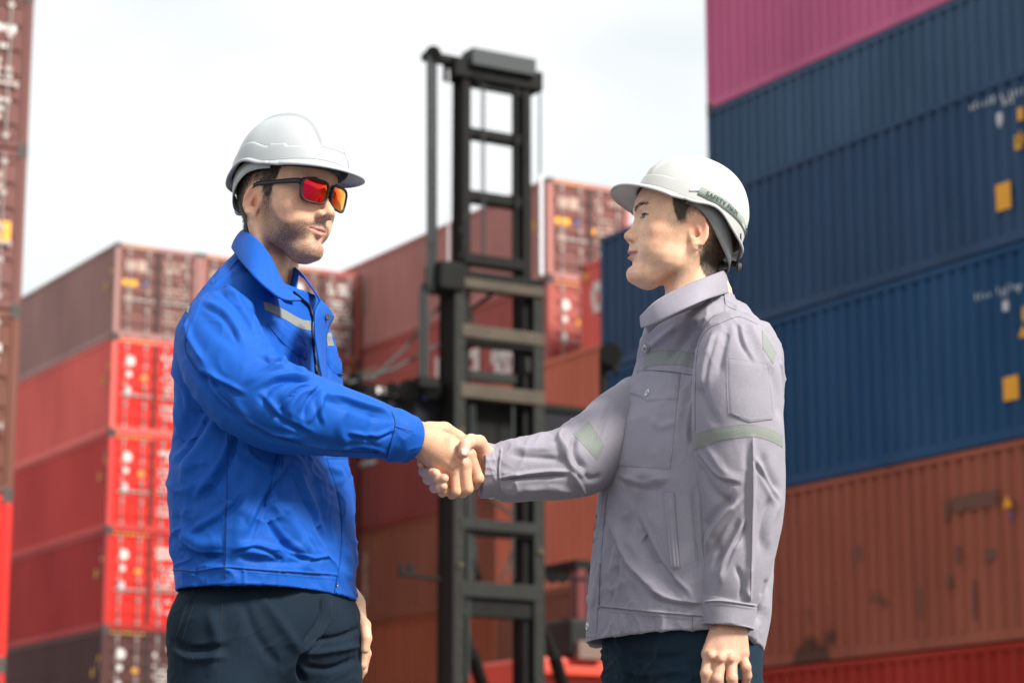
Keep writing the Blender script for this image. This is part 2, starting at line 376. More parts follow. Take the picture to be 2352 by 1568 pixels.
M_blue_st = simple_mat('sticker_blue', (.05, .07, .25), .5); M_grey_st = simple_mat('marking_grey', (.55, .57, .60), .6, var=.1)
M_haz = simple_mat('hazard_yellow', (.62, .32, .03), .6, var=.5, scale=9)
CW, CLn = 2.438, 12.192
MESH = {}
def cached(key, fn):
    if key not in MESH: MESH[key] = fn()
    return MESH[key]
def me_of(mb, name):
    me = bpy.data.meshes.new(name); me.from_pydata(mb.v, [], mb.f); me.update(); me.materials.append(None); return me
def inst(me, name, mat, parent, loc=(0, 0, 0)):
    o = bpy.data.objects.new(name, me); COL.objects.link(o); o.parent = parent; o.location = loc
    if len(o.material_slots): o.material_slots[0].link = 'OBJECT'; o.material_slots[0].material = mat
    return o
def m_frame(H):
    b = MB(); p = .12
    for x in (0, CW - p):
        for y in (0, CLn - p): b.box((x, y, .0), (x + p, y + p, H))
    for x in (.002, CW - .082):
        b.box((x, p, H - .10), (x + .08, CLn - p, H - .002)); b.box((x, p, .02), (x + .08, CLn - p, .19))
    for y in (.004, CLn - .104):
        b.box((p, y, H - .12), (CW - p, y + .10, H - .004)); b.box((p, y, .018), (CW - p, y + .10, .17))
    return me_of(b, 'frame')
def m_side(H, flip):
    b = MB(); n = 42; y0, y1 = .12, CLn - .12; pit = (y1 - y0) / n; vs = []; dep = .058
    prof = []
    for i in range(n):
        a = y0 + i * pit
        prof += [(a, 0), (a + pit * .30, 0), (a + pit * .5, dep), (a + pit * .80, dep)]
    prof.append((y1, 0)); k = len(prof); z0, z1 = .185, H - .095
    xo = .012
    for z in (z0, z1):
        for y, d in prof: vs.append(((xo + d) if not flip else (CW - xo - d), y, z))
    fs = [(i, i + 1, k + i + 1, k + i) if flip else (i + 1, i, k + i, k + i + 1) for i in range(k - 1)]
    b.add(vs, fs); return me_of(b, 'side_panel')
def m_roof(H):
    b = MB(); b.box((.08, .1, H - .05), (CW - .08, CLn - .1, H - .02)); return me_of(b, 'roof')
def m_floor(H):
    b = MB(); b.box((.08, .1, .10), (CW - .08, CLn - .1, .14))
    for i in range(20): b.box((.09, .3 + i * .6, .03), (CW - .09, .36 + i * .6, .098))
    return me_of(b, 'underframe')
def m_back(H):
    b = MB(); b.box((.12, CLn - .08, .17), (CW - .12, CLn - .04, H - .12)); 
    for i in range(8): b.box((.2 + i * .26, CLn - .04, .2), (.32 + i * .26, CLn - .01, H - .16))
    return me_of(b, 'end_wall')
def m_cast():
    b = MB(); b.box((-.004, -.006, -.002), (.166, .17, .116)); return me_of(b, 'corner_casting')
def m_door(H):
    b = MB(); w = (CW - .26) / 2; z0, z1 = .19, H - .14; b.box((0, 0.045, z0), (w - .012, .085, z1)); b.box((.0, .02, z0), (w - .012, .044, z0 + .07)); b.box((0, .02, z1 - .07), (w - .012, .044, z1))
    b.box((0, .018, z0 + .075), (.05, .0435, z1 - .075)); b.box((w - .062, .018, z0 + .075), (w - .012, .0435, z1 - .075))
    n = 5; hh = (z1 - z0 - .2) / n
    for i in range(n): b.box((.055, .012, z0 + .1 + i * hh + hh * .28), (w - .067, .0445, z0 + .1 + i * hh + hh * .95))
    return me_of(b, 'door')
def m_rod(H):
    b = MB(); b.rod((0, -.012, .10), (0, -.012, H - .06), .021, n=8)
    for z in (.2, H * .3, H * .5, H * .72, H - .22): b.box((-.05, -.03, z - .035), (.05, .012, z + .035))
    return me_of(b, 'lock_rod')
def m_handle():
    b = MB(); b.box((0, -.05, -.02), (.42, -.03, .02)); b.box((.38, -.05, -.05), (.44, -.01, .05)); return me_of(b, 'door_handle')
def mark(root, shapes, mat, name, face, loc=(0, 0, 0)):
    """flat markings: rectangles / discs / triangles in (a, z) on the door face (y = -.0x) or the side (x = -.0x)"""
    b = MB()
    def P(a, z, d): return (a, .004 - d, z) if face == 'door' else (.006 - d, a, z)
    for s in shapes:
        if s[0] == 'r':
            _, a, z, w, h = s; sl = .0
            vs = [P(a, z, 0), P(a + w, z, 0), P(a + w, z + h, 0), P(a, z + h, 0), P(a, z, .004), P(a + w, z, .004), P(a + w, z + h, .004), P(a, z + h, .004)]
            b.add(vs, [(4, 5, 6, 7), (0, 1, 5, 4), (1, 2, 6, 5), (2, 3, 7, 6), (3, 0, 4, 7)])
        else:
            _, a, z, r, n = s; ring = [(a + r * math.cos(2 * math.pi * i / n + math.pi / 2), z + r * math.sin(2 * math.pi * i / n + math.pi / 2)) for i in range(n)]
            vs = [P(x, y, 0) for x, y in ring] + [P(x, y, .004) for x, y in ring]
            b.add(vs, [tuple(range(n, 2 * n))] + [(i, (i + 1) % n, n + (i + 1) % n, n + i) for i in range(n)])
    o = b.build(name, mat, root)
    if len(shapes) > 1 and name.split('.')[0] not in ('marking',): o['kind'] = 'stuff'
    return o
CROWS = random.Random(3)
def text_rows(a, z, w, rows, h=.09, gap=.05, seed=0, fill=.62):
    r = random.Random(seed); out = []
    for k in range(rows):
        x = a; end = a + w * r.uniform(.6, 1)
        while x < end:
            c = h * r.uniform(.5, .8); 
            if r.random() < fill: out.append(('r', x, z - k * (h + gap), c, h))
            x += c + h * .25
    return out
def container(w, l, z, H, mat, label, group, doors=True, doormat=None, marks='std', side=True, seed=0, detail=2, logo=M_white, L_=None):
    root = empty('shipping_container', yard(w, l, z), YA); tag(root, label, 'shipping container', group)
    inst(cached(('frame', H), lambda: m_frame(H)), 'frame', mat, root)
    inst(cached(('side', H, 0), lambda: m_side(H, False)), 'side_panel', mat, root); inst(cached(('side', H, 1), lambda: m_side(H, True)), 'side_panel', mat, root)
    inst(cached(('roof', H), lambda: m_roof(H)), 'roof', mat, root); inst(cached(('floor', H), lambda: m_floor(H)), 'underframe', M_cast, root); inst(cached(('back', H), lambda: m_back(H)), 'end_wall', mat, root)
    cm = cached('cast', m_cast)
    for x in (0, CW - .162):
        for y in (0, CLn - .164):
            for zz in (0, H - .114): inst(cm, 'corner_casting', M_cast, root, (x, y, zz))
    if doors:
        dm = doormat or mat; dw = (CW - .26) / 2; rr = random.Random(seed)
        for s in (0, 1):
            d = inst(cached(('door', H), lambda: m_door(H)), 'door', dm, root, (.13 + s * (dw + .012), 0, 0))
            for q in (.24, .74) if s == 0 else (.26, .76): inst(cached(('rod', H), lambda: m_rod(H)), 'lock_rod', M_rod, d, (dw * q, 0, 0))
            for q in (.10, .50): inst(cached('handle', m_handle), 'door_handle', M_rod, d, (dw * q, 0, 1.05))
        b = MB(); b.box((.13 + dw - .045, .0, .19), (.13 + dw + .055, .05, H - .14)); b.build('door_gasket', M_seal, root)
        z0 = H
        # left leaf: maker's device, round spots, plate; right leaf: code and weight rows
        if marks == 'std':
            mark(root, [('d', .50, z0 - .62, .14, 20)], logo, 'marking', 'door'); mark(root, [('d', .48, z0 - .98, .085, 16)], logo, 'marking', 'door')
            mark(root, [('r', .36, z0 - 1.62, .18, .28)], M_grey_st, 'data_plate', 'door'); mark(root, [('d', .92, z0 - 1.04, .09, 14)], M_yel, 'sticker', 'door')
        elif marks == 'wide':
            mark(root, [('r', .28, z0 - .72, .30, .26)], M_cream, 'marking', 'door'); mark(root, [('r', .62, z0 - .74, .26, .30)], M_cream, 'marking', 'door'); mark(root, [('r', .20, z0 - 1.16, .44, .17)], M_yel, 'sticker', 'door')
            mark(root, [('r', .30, z0 - 1.66, .20, .26)], M_cream, 'data_plate', 'door'); mark(root, [('r', .78, z0 - 1.12, .14, .10)], M_blue_st, 'sticker', 'door')
        mark(root, text_rows(1.42, z0 - .50, .80, 2, .12, .05, seed) + text_rows(1.42, z0 - .95, .72, 5, .075, .05, seed + 1) + text_rows(1.42, z0 - 1.85, .75, 3, .08, .06, seed + 2), M_cream if marks == 'wide' else logo, 'code_rows', 'door')
        hz = [('r', .22 + i * .14, z0 - .10, .08, .05) for i in range(7)]; mark(root, hz, M_haz, 'height_warning_stripe', 'door')
        mark(root, text_rows(.34, z0 - .52, .06, 6, .09, .04, seed + 7), M_cream, 'code_column', 'side')
        mark(root, [('r', .60, z0 - 1.2, .16, .22)], M_haz, 'sticker', 'side'); mark(root, [('r', .20, z0 - .80, .12, .14)], M_haz, 'sticker', 'side')
    return root
P = {}
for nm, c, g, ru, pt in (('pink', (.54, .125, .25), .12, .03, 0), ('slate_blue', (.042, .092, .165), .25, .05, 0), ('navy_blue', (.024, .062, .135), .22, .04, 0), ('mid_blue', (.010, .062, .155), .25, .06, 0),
                 ('rust_orange', (.29, .080, .047), .30, .15, .85), ('deep_red', (.34, .022, .012), .2, .05, 0), ('faded_mauve', (.36, .195, .18), .25, .08, 0), ('light_red', (.74, .135, .115), .15, .03, 0),  # the mauve and light red carry veiling glare in their base colour
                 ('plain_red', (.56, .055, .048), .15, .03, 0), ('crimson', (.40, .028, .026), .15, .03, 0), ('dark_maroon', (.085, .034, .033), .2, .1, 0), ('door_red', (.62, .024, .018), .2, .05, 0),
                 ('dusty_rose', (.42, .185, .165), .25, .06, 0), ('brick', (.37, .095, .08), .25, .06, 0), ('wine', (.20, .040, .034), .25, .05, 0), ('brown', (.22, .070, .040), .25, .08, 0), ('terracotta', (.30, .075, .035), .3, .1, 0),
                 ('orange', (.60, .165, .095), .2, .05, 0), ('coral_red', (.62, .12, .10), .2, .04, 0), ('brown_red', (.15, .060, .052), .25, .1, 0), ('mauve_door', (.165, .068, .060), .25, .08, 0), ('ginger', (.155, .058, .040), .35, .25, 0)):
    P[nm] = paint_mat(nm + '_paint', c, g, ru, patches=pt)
G1 = 'shipping containers stacked in the wall on the right'
HC, HS = 2.896, 2.591
w1, l1 = 23.97, 25.22
wall = [container(w1, l1, .62, HC, P['deep_red'], 'deep red container at the bottom of the right stack, below the stained orange one', G1, seed=1),
        container(w1, l1, 3.53, HC, P['rust_orange'], 'rusty orange container with dark stains, under the lower blue container on the right', G1, seed=2),
        container(w1, l1, 6.44, HC, P['mid_blue'], 'brighter mid blue container directly on the stained orange container on the right', G1, seed=3),
        container(w1, l1, 9.35, HS, P['navy_blue'], 'navy container with a yellow square, on top of the mid blue one on the right', G1, seed=4)]
w2 = 26.50
wall += [container(w2, l1, 11.95, HC, P['slate_blue'], 'greyish slate blue container just under the pink container', G1, seed=5),
         container(w2, l1, 14.86, HC, P['pink'], 'pink container at the top of the right stack', G1, seed=6)]
for i, (c, lb) in enumerate((('wine', 'bottom'), ('brown', 'second from the ground'), ('navy_blue', 'third from the ground'), ('brick', 'fourth from the ground'))):
    container(w2, l1, .30 + i * 2.905, HC, P[c], '%s container behind the right wall, %s' % ({'wine': 'dark wine red', 'brown': 'brown', 'navy_blue': 'navy', 'brick': 'brick red'}[c], lb), G1, seed=20 + i)
def side_mark(root, w, l, zb, items, mat, name):
    out = []
    for it in items:
        ll, zz = onW(it[1], it[2], w)
        a = ll - l; z = zz - zb
        if it[0] == 'R':
            l2, z2 = onW(it[3], it[4], w); out.append(('r', min(a, l2 - l), min(z, z2 - zb), abs(l2 - ll), abs(z2 - zz)))
        else: out.append(('d', a, z, it[3], it[4]))
    if name in ('bare_rust_patch', 'warning_sticker', 'lettering'): return [mark(root, [q], mat, name, 'side') for q in out]
    return mark(root, out, mat, name, 'side')
def R4(u0, v0, u1, v1): return ('R', u0, v0, u1, v1)
nb, mbz = wall[3], wall[2]
def glyphs(u, v, du, k, seed, h=18):
    r = random.Random(seed); return [R4(u + i * du, v - i * du * .30 - (h if r.random() < .7 else h * .5), u + i * du + du * .55 * r.uniform(.4, 1), v - i * du * .30) for i in range(k) if r.random() < .8]
side_mark(nb, w1, l1, 9.35, glyphs(2228, 252, 10, 14, 1, 15) + glyphs(2286, 248, 9, 5, 2, 14) + [R4(2288, 262, 2302, 282), R4(2292, 282, 2298, 292)], M_grey_st, 'code_letters')
side_mark(nb, w1, l1, 9.35, [R4(2286, 426, 2322, 476)], M_yel, 'yellow_square'); side_mark(nb, w1, l1, 9.35, [R4(2336, 250, 2350, 274), ('T', 2343, 318, .12, 3)], M_yel, 'warning_sticker')
side_mark(mbz, w1, l1, 6.44, glyphs(2240, 690, 10, 13, 3, 15) + glyphs(2300, 682, 9, 5, 4, 14) + [R4(2302, 692, 2316, 712)], M_grey_st, 'code_letters'); side_mark(mbz, w1, l1, 6.44, [R4(2303, 868, 2340, 914)], M_yel, 'yellow_square')
side_mark(mbz, w1, l1, 6.44, [('T', 2350, 764, .12, 3)], M_yel, 'warning_sticker')
M_stain = simple_mat('bare_rust_stain', (.14, .062, .042), .85, var=.35, scale=6)
side_mark(wall[1], w1, l1, 3.53, [('T', 2313, 1155, .12, 3)], M_yel, 'warning_sticker'); side_mark(wall[1], w1, l1, 3.53, [R4(2318, 1178, 2326, 1190)], M_blue_st, 'sticker')
side_mark(wall[1], w1, l1, 3.53, [R4(1960, 1255, 1978, 1285), R4(2166, 1150, 2180, 1192), R4(2186, 1142, 2290, 1160), R4(2212, 1160, 2222, 1172), R4(2192, 1255, 2204, 1290), R4(2174, 1320, 2186, 1345), R4(2262, 1262, 2288, 1284), R4(2108, 1350, 2118, 1420), R4(2230, 1330, 2240, 1420)], M_stain, 'bare_rust_patch')
# --- tall stack at the left edge
G2 = 'shipping containers in the tall stack at the left edge'
wn_, ln_ = 9.70, 35.79
zc = 14.05
for nm, H, lb, mk, sd in (('brown_red', HS, 'brown red container highest in the left edge stack', 'std', 31), ('brown_red', HS, 'brown red container with white code rows, second in the left edge stack', 'std', 32), ('mauve_door', HS, 'mauve brown container with a yellow sticker in the left edge stack', 'wide', 33),
                          ('ginger', HC, 'scuffed ginger brown container in the middle of the left edge stack', 'std', 34), ('door_red', HS, 'bright red container low in the left edge stack', 'std', 35), ('crimson', HS, 'crimson container lowest in the left edge stack', 'std', 36)):
    zt = zc + (HS + .012 if sd == 31 else 0); c = container(wn_, ln_, zt - H, H, P[nm], lb, G2, marks=mk, seed=sd)
    if sd == 33: mark(c, [('r', 1.72, 1.05, .50, .36)], M_yel, 'sticker', 'door')
    if sd == 34: mark(c, [('r', 1.36, .02, .09, H - .04)], M_haz, 'rusty_bar', 'door')
    if sd != 31: zc = zt - H - .012
# --- block of red and brown stacks at the middle left
G3 = 'shipping containers in the block at the middle left'
rows = [('faded_mauve', 'dusty_rose', 'brick'), ('light_red', 'coral_red', 'terracotta'), ('plain_red', 'coral_red', 'wine'), ('crimson', 'crimson', 'brown'), ('dark_maroon', 'dark_maroon', 'brick'), ('wine', 'brown', 'wine')]  # left column pales upwards: haze and glare painted into its mauve and reds
cols = ('left', 'middle', 'right'); ords = ('top', 'second', 'third', 'fourth', 'fifth', 'lowest')
names = {'faded_mauve': 'haze-paled mauve brown', 'dusty_rose': 'dusty rose brown', 'ginger': 'orange brown', 'light_red': 'light red', 'coral_red': 'coral red', 'terracotta': 'terracotta', 'plain_red': 'plain red', 'wine': 'dark wine', 'crimson': 'crimson', 'brown': 'brown', 'dark_maroon': 'very dark maroon', 'brick': 'brick red'}
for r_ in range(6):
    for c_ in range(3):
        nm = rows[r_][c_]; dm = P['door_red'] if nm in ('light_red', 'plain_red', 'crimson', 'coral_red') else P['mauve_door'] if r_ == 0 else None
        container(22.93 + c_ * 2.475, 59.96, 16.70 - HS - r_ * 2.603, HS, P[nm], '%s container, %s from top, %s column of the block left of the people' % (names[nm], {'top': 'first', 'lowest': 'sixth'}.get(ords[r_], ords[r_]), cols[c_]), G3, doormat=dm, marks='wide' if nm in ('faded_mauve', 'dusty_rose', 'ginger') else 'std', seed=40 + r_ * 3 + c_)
# --- far stack behind the mast
G4 = 'shipping containers in the stack behind the mast'
w4 = 30.42; l4, z4 = onW(1370 / 1.0884, 443 / 1.0884, w4)
far = []
for r_, (nm, lb) in enumerate((('dusty_rose', 'pinkish red container topmost behind the mast, yellow stickers on its doors'), ('brick', 'brick red container with large white lettering on its side behind the mast'), ('wine', 'dark wine red container third from the top behind the mast'),
                               ('brown', 'brown container fourth from the top behind the mast'), ('terracotta', 'reddish brown container fifth from the top behind the mast'), ('wine', 'dark container lowest behind the mast'))):
    far.append(container(w4, l4, z4 - HS - r_ * 2.603, HS, P[nm], lb, G4, doormat=P['mauve_door'] if r_ == 0 else None, marks='wide' if r_ == 0 else 'std', seed=70 + r_))
zb = lambda r_: z4 - HS - r_ * 2.603
def dots(u0, v0, u1, v1, n, w, h, seed):
    r = random.Random(seed); return [R4(u0 + (u1 - u0) * i / n, v0 + (v1 - v0) * i / n, u0 + (u1 - u0) * i / n + w * r.uniform(.6, 1), v0 + (v1 - v0) * i / n + h * r.uniform(.6, 1)) for i in range(n)]
side_mark(far[0], w4, l4, zb(0), dots(834, 640, 833, 715, 8, 10, 7, 1), M_cream, 'code_column')
side_mark(far[1], w4, l4, zb(1), [R4(1076, 806, 1100, 816), R4(1088, 816, 1100, 862), R4(1076, 846, 1090, 870), R4(1072, 818, 1078, 826), R4(1132, 788, 1180, 798), R4(1128, 806, 1190, 816), R4(1136, 820, 1150, 862), R4(1158, 816, 1168, 868), R4(1174, 820, 1186, 856), R4(1132, 856, 1180, 866), R4(1000, 822, 1020, 862)], M_white, 'lettering')
side_mark(far[1], w4, l4, zb(1), [R4(1150, 870, 1172, 884)], M_haz, 'sticker'); side_mark(far[1], w4, l4, zb(1), dots(826, 852, 866, 838, 5, 8, 12, 5), M_cream, 'small_lettering')
side_mark(far[2], w4, l4, zb(2), dots(824, 1062, 864, 1052, 6, 7, 10, 6), M_grey_st, 'small_lettering'); side_mark(far[3], w4, l4, zb(3), dots(836, 1270, 835, 1390, 14, 10, 6, 7), M_cream, 'code_column')
side_mark(far[4], w4, l4, zb(4), dots(1180, 1450, 1176, 1560, 12, 14, 7, 8), M_cream, 'code_column')
mark(far[0], [('r', 1.30, 1.30, .10, .12)], M_yel, 'sticker', 'door')
# red container in the next slot of that row
l5, z5 = onW(1451 / 1.0884, 690 / 1.0884, w4); l5 = l5 - CLn
for r_, (nm, lb) in enumerate((('coral_red', 'coral red container with white lettering beside the left end of the blue wall'), ('brick', 'brick container below the coral red one'), ('wine', 'dark wine container two below the coral red one'), ('brown', 'brown container three below the coral red one'), ('wine', 'dark container at the foot under the coral red one'))):
    c = container(w4, l5, z4 - 2 * HS - .012 - r_ * 2.603, HS, P[nm], lb, 'shipping containers behind the orange ones', seed=80 + r_)
    if r_ == 0:
        side_mark(c, w4, l5, z4 - 2 * HS - .012, [R4(1362, 650, 1382, 664), R4(1358, 664, 1368, 702), R4(1376, 664, 1388, 704), R4(1362, 702, 1384, 712)], M_white, 'lettering'); side_mark(c, w4, l5, z4 - 2 * HS - .012, [R4(1338, 632, 1352, 640)], M_haz, 'sticker')
# orange pair in front
w6 = 27.85; l6, _ = onW(1240 / 1.0884, 1240 / 1.0884, w6); l6 -= CLn; _, z6 = onW(1430 / 1.0884, 880 / 1.0884, w6)
for r_, (nm, lb) in enumerate((('orange', 'plain orange container above its twin beside the mast'), ('orange', 'plain orange container under its twin, right of the mast'), ('brown', 'brown container beneath the two orange ones'), ('wine', 'dark wine container lowest under the orange ones'))):
    if z6 - HS - r_ * 2.603 > -.3: container(w6, l6, z6 - HS - r_ * 2.603, HS, P[nm], lb, 'shipping containers right of the mast', seed=90 + r_)
# ================================================================ container handler with its tall mast
l0 = 29.6
M_mast = simple_mat('mast_dark_paint', (.012, .012, .0115), .7, var=.35, scale=3, bump=.2, bscale=30, spec=.12)
M_mast2 = simple_mat('mast_grey_steel', (.022, .023, .021), .6, var=.35, scale=2.5, spec=.15); M_tan = simple_mat('mast_worn_bar', (.075, .062, .047), .65, var=.4, scale=3, spec=.15)
M_hose = simple_mat('hose_rubber', (.022, .028, .028), .6); M_chain = simple_mat('steel_chain_pale', (.55, .56, .58), .4, metal=.2); M_head = simple_mat('mast_head_grey', (.05, .058, .06), .5, var=.15, spec=.2)
M_hred = simple_mat('handler_red_paint', (.55, .055, .025), .45, var=.12, scale=3); M_tyre = simple_mat('tyre_rubber', (.02, .02, .02), .85); M_rim = simple_mat('rim_grey', (.30, .30, .28), .5); M_glass = simple_mat('cab_glass', (.03, .04, .045), .08, var=.05)
wc, zc_ = onL(1140, 1300, l0)
H_root = empty('container_handler', yard(wc, l0, 0), YA); tag(H_root, 'tall dark mast of a container handler with ladder-like crossbars behind the handshake', 'container handler')
def loc_(w, l, z): return (w - wc, l - l0, z)
def hb(name, u0, u1, v0, v1, mat, l=0.0, dep=.2, uz=None, parent=None, bevel=.012):
    """box whose front face spans u0..u1, v0..v1 measured at column uz, standing at depth l"""
    uz = u0 if uz is None else uz
    w0, _ = onL(u0, (v0 + v1) / 2, l0 + l); w1_, _ = onL(u1, (v0 + v1) / 2, l0 + l); _, z1 = onL(uz, v0, l0 + l); _, z0 = onL(uz, v1, l0 + l)
    b = MB(); b.box(loc_(w0, l0 + l, z0), loc_(w1_, l0 + l + dep, z1)); return b.build(name, mat, parent or H_root, bevel=bevel)
def hr(name, pts, r, mat, l=0.0, n=8, parent=None):
    b = MB(); 
    for (a, c) in zip(pts[:-1], pts[1:]):
        wa, za = onL(a[0], a[1], l0 + (a[2] if len(a) > 2 else l)); wb, zb_ = onL(c[0], c[1], l0 + (c[2] if len(c) > 2 else l)); b.rod(loc_(wa, l0 + (a[2] if len(a) > 2 else l), za), loc_(wb, l0 + (c[2] if len(c) > 2 else l), zb_), r, n=n)
    return b.build(name, mat, parent or H_root, smooth=False)
def vrail(name, ub, vt, mat1, mat2, l, dep, wd):
    """mast channel: dark web with a paler front flange"""
    w0, z1 = onL(ub, vt, l0 + l); w0, _ = onL(ub, 900, l0 + l)
    o = MB().box(loc_(w0, l0 + l + .03, 0.3), loc_(w0 + wd, l0 + l + dep, z1)).build(name, mat1, H_root, bevel=.01)
    MB().box(loc_(w0 - .02, l0 + l - .02, 0.3), loc_(w0 + wd + .03, l0 + l + .028, z1 - .02)).build('flange', mat2, o, bevel=.006)
    MB().box(loc_(w0 - .02, l0 + l + dep + .002, 0.3), loc_(w0 + wd + .03, l0 + l + dep + .05, z1 - .02)).build('flange', mat1, o, bevel=.006)
    return o
vrail('outer_mast_rail', 1046, 618, M_mast, M_mast2, 0, .42, .125); vrail('outer_mast_rail', 1228, 640, M_mast, M_mast2, 0, .42, .125)
vrail('inner_mast_rail', 1062, 132, M_mast, M_mast, .12, .26, .085); vrail('inner_mast_rail', 1204, 150, M_mast, M_mast, .12, .26, .085)
hb('mast_head_block', 1086, 1232, 108, 147, M_head, -.05, .35); hb('mast_head_beam', 1046, 1248, 128, 172, M_mast, .05, .40, bevel=.02); hb('mast_head_arm', 980, 1046, 116, 134, M_mast, .15, .18)
b_ = hb('mast_head_plate', 1064, 1204, 150, 196, M_mast, .12, .08)
hr('pulley', [(1100, 176, -.02), (1100, 176, .10)], .07, M_mast2, n=16); hr('pulley', [(995, 124, .05), (995, 124, .2)], .12, M_mast, n=18)
for v0, v1, mt, nmm, a, c, l in ((290, 311, M_mast, 'crossbar', 1074, 1206, .14), (434, 458, M_mast, 'crossbar', 1074, 1206, .14), (578, 602, M_mast, 'crossbar', 1066, 1206, .05), (612, 628, M_mast, 'crossbar', 1020, 1250, -.02), (632, 655, M_tan, 'crossbar', 1040, 1252, -.06),
                                 (742, 772, M_tan, 'crossbar', 1062, 1252, -.04), (772, 786, M_mast, 'crossbar', 1062, 1252, .0), (878, 910, M_tan, 'crossbar', 1058, 1252, -.04), (1188, 1213, M_mast2, 'crossbar', 1058, 1250, -.03), (1213, 1224, M_mast, 'crossbar', 1058, 1250, .02), (1332, 1368, M_mast2, 'crossbar', 1056, 1250, -.03), (1370, 1412, M_mast, 'crossbar', 1056, 1250, .04)):
    hb(nmm, a, c, v0, v1, mt, l, .22)
hb('carriage_plate', 1062, 1236, 916, 1040, M_mast, .30, .10); hb('carriage_plate', 1058, 1240, 846, 868, M_mast2, .22, .10)
for u, r, v0, v1, mt in ((984, .030, 130, 660, M_hose), (992, .022, 130, 660, M_hose), (1000, .028, 130, 655, M_hose), (988, .05, 340, 560, M_hose), (967, .030, 660, 872, M_hose), (978, .040, 655, 872, M_hose), (1112, .014, 190, 600, M_hose), (1106, .010, 190, 600, M_hose), (1186, .022, 190, 600, M_mast2), (1240, .016, 165, 640, M_hose), (1030, .014, 160, 620, M_chain)):
    hr('hydraulic_hose' if mt is M_hose else 'lift_chain', [(u, v0), (u, v1)], r, mt, .1)
hb('lift_chain', 1240, 1249, 400, 632, M_chain, -.05, .04); hb('lift_chain', 1178, 1188, 200, 590, M_mast2, .3, .04)
hb('pulley_housing', 1012, 1070, 596, 660, M_mast, -.08, .5, bevel=.03); hb('hose_bracket', 976, 1040, 648, 668, M_mast, .05, .12); hb('hose_bracket', 964, 1010, 862, 886, M_mast, .05, .15)
hr('brace', [(1068, 720, .2), (1180, 640, .3)], .03, M_mast); hr('brace', [(1066, 1225, .1), (1100, 1330, .5)], .05, M_mast)
# spreader seen behind the two people
sp = hb('spreader_beam', 770, 1398, 888, 1012, simple_mat('spreader_dark', (.020, .020, .026), .7, var=.2, scale=2, spec=.1), .5, .7, bevel=.03)
hb('spreader_top_rail', 760, 1402, 872, 890, M_mast, .46, .2)
for u, v, r in ((938, 896, .16), (952, 890, .12), (990, 892, .15), (1000, 900, .10), (815, 870, .10), (900, 892, .09)): hr('work_lamp', [(u, v, .30), (u + 6, v, .45)], r, M_mast, n=14)
for u in (866, 880, 892, 905, 918, 930): hb('label_plate', u, u + 8, 888 + (u - 866) * .16, 902 + (u - 866) * .16, M_white, .44, .015, bevel=0)
M_cy = simple_mat('lamp_cyan', (.08, .50, .55), .3); hr('indicator_lamp', [(950, 904, .40), (952, 904, .45)], .09, M_cy, n=16); hr('indicator_lamp', [(978, 908, .40), (980, 908, .45)], .06, M_blue_st, n=14)
hr('work_lamp', [(1402, 812, .2), (1404, 812, .5)], .17, M_mast, n=16); hb('lamp_post', 1384, 1396, 800, 960, M_mast, .4, .1); hb('lamp_post', 1398, 1424, 790, 850, M_mast, .42, .12)
for u in (918, 940): hb('mirror', u, u + 13, 1292, 1322, M_mast, .2, .06)
hr('mirror_arm', [(926, 1318, .2), (1012, 1330, .2)], .028, M_mast); hr('mirror_arm', [(1250, 1326, .3), (1348, 1330, .3)], .028, M_mast)
for u in (1268, 1292): hr('work_lamp', [(u, 1326, .25), (u + 1, 1326, .4)], .085, M_mast, n=14)
for (a, b__, c) in (((1064, 1418, .1), (1084, 1500, .5), (1128, 1640, 1.1)), ((1244, 1420, .1), (1272, 1500, .5), (1310, 1640, 1.1))):
    hr('cylinder_rod', [a, b__], .05, M_mast2, n=12); hr('tilt_cylinder', [b__, c], .10, M_mast, n=14)
# body of the machine behind the mast
hb('bonnet', 1236, 1420, 1508, 1700, M_hred, 1.6, 2.6, uz=1300, bevel=.06); hb('bonnet_ledge', 1228, 1424, 1528, 1548, M_hred, 1.3, .3, uz=1300)
hb('cab_pillar', 1326, 1350, 1300, 1500, simple_mat('cab_dark_red', (.11, .012, .014), .5), 1.7, .25, bevel=.04); hb('cab_roof', 1322, 1470, 1284, 1306, M_mast, 1.7, 1.4); hb('cab_pillar', 1452, 1466, 1306, 1500, M_mast, 1.7, .2)
hb('cab_window', 1350, 1452, 1310, 1490, M_glass, 1.78, .04, bevel=0)
hb('engine_cover', 1312, 1410, 1420, 1506, M_mast2, 1.5, .9, uz=1340, bevel=.05); hb('engine_cover', 1330, 1392, 1470, 1512, simple_mat('cover_brown', (.16, .10, .08), .6), 1.4, .2)
hr('exhaust', [(1300, 1500, 2.4), (1300, 1420, 2.4)], .07, M_mast2)
MB().box((-1.6, .9, .75), (2.3, 6.8, 1.55)).build('chassis', M_hred, H_root, bevel=.05); MB().box((-1.4, 5.4, 1.552), (2.1, 6.9, 3.0)).build('counterweight', M_hred, H_root, bevel=.12)
for x in (-1.7, 2.0):
    for y in (1.5, 5.9):
        t_ = MB().rod((x, y, .85), (x + .55, y, .85), .85, n=30).build('wheel', M_tyre, H_root, bevel=.05); MB().rod((x - .01, y, .85), (x + .56, y, .85), .42, n=20).build('rim', M_rim, t_)

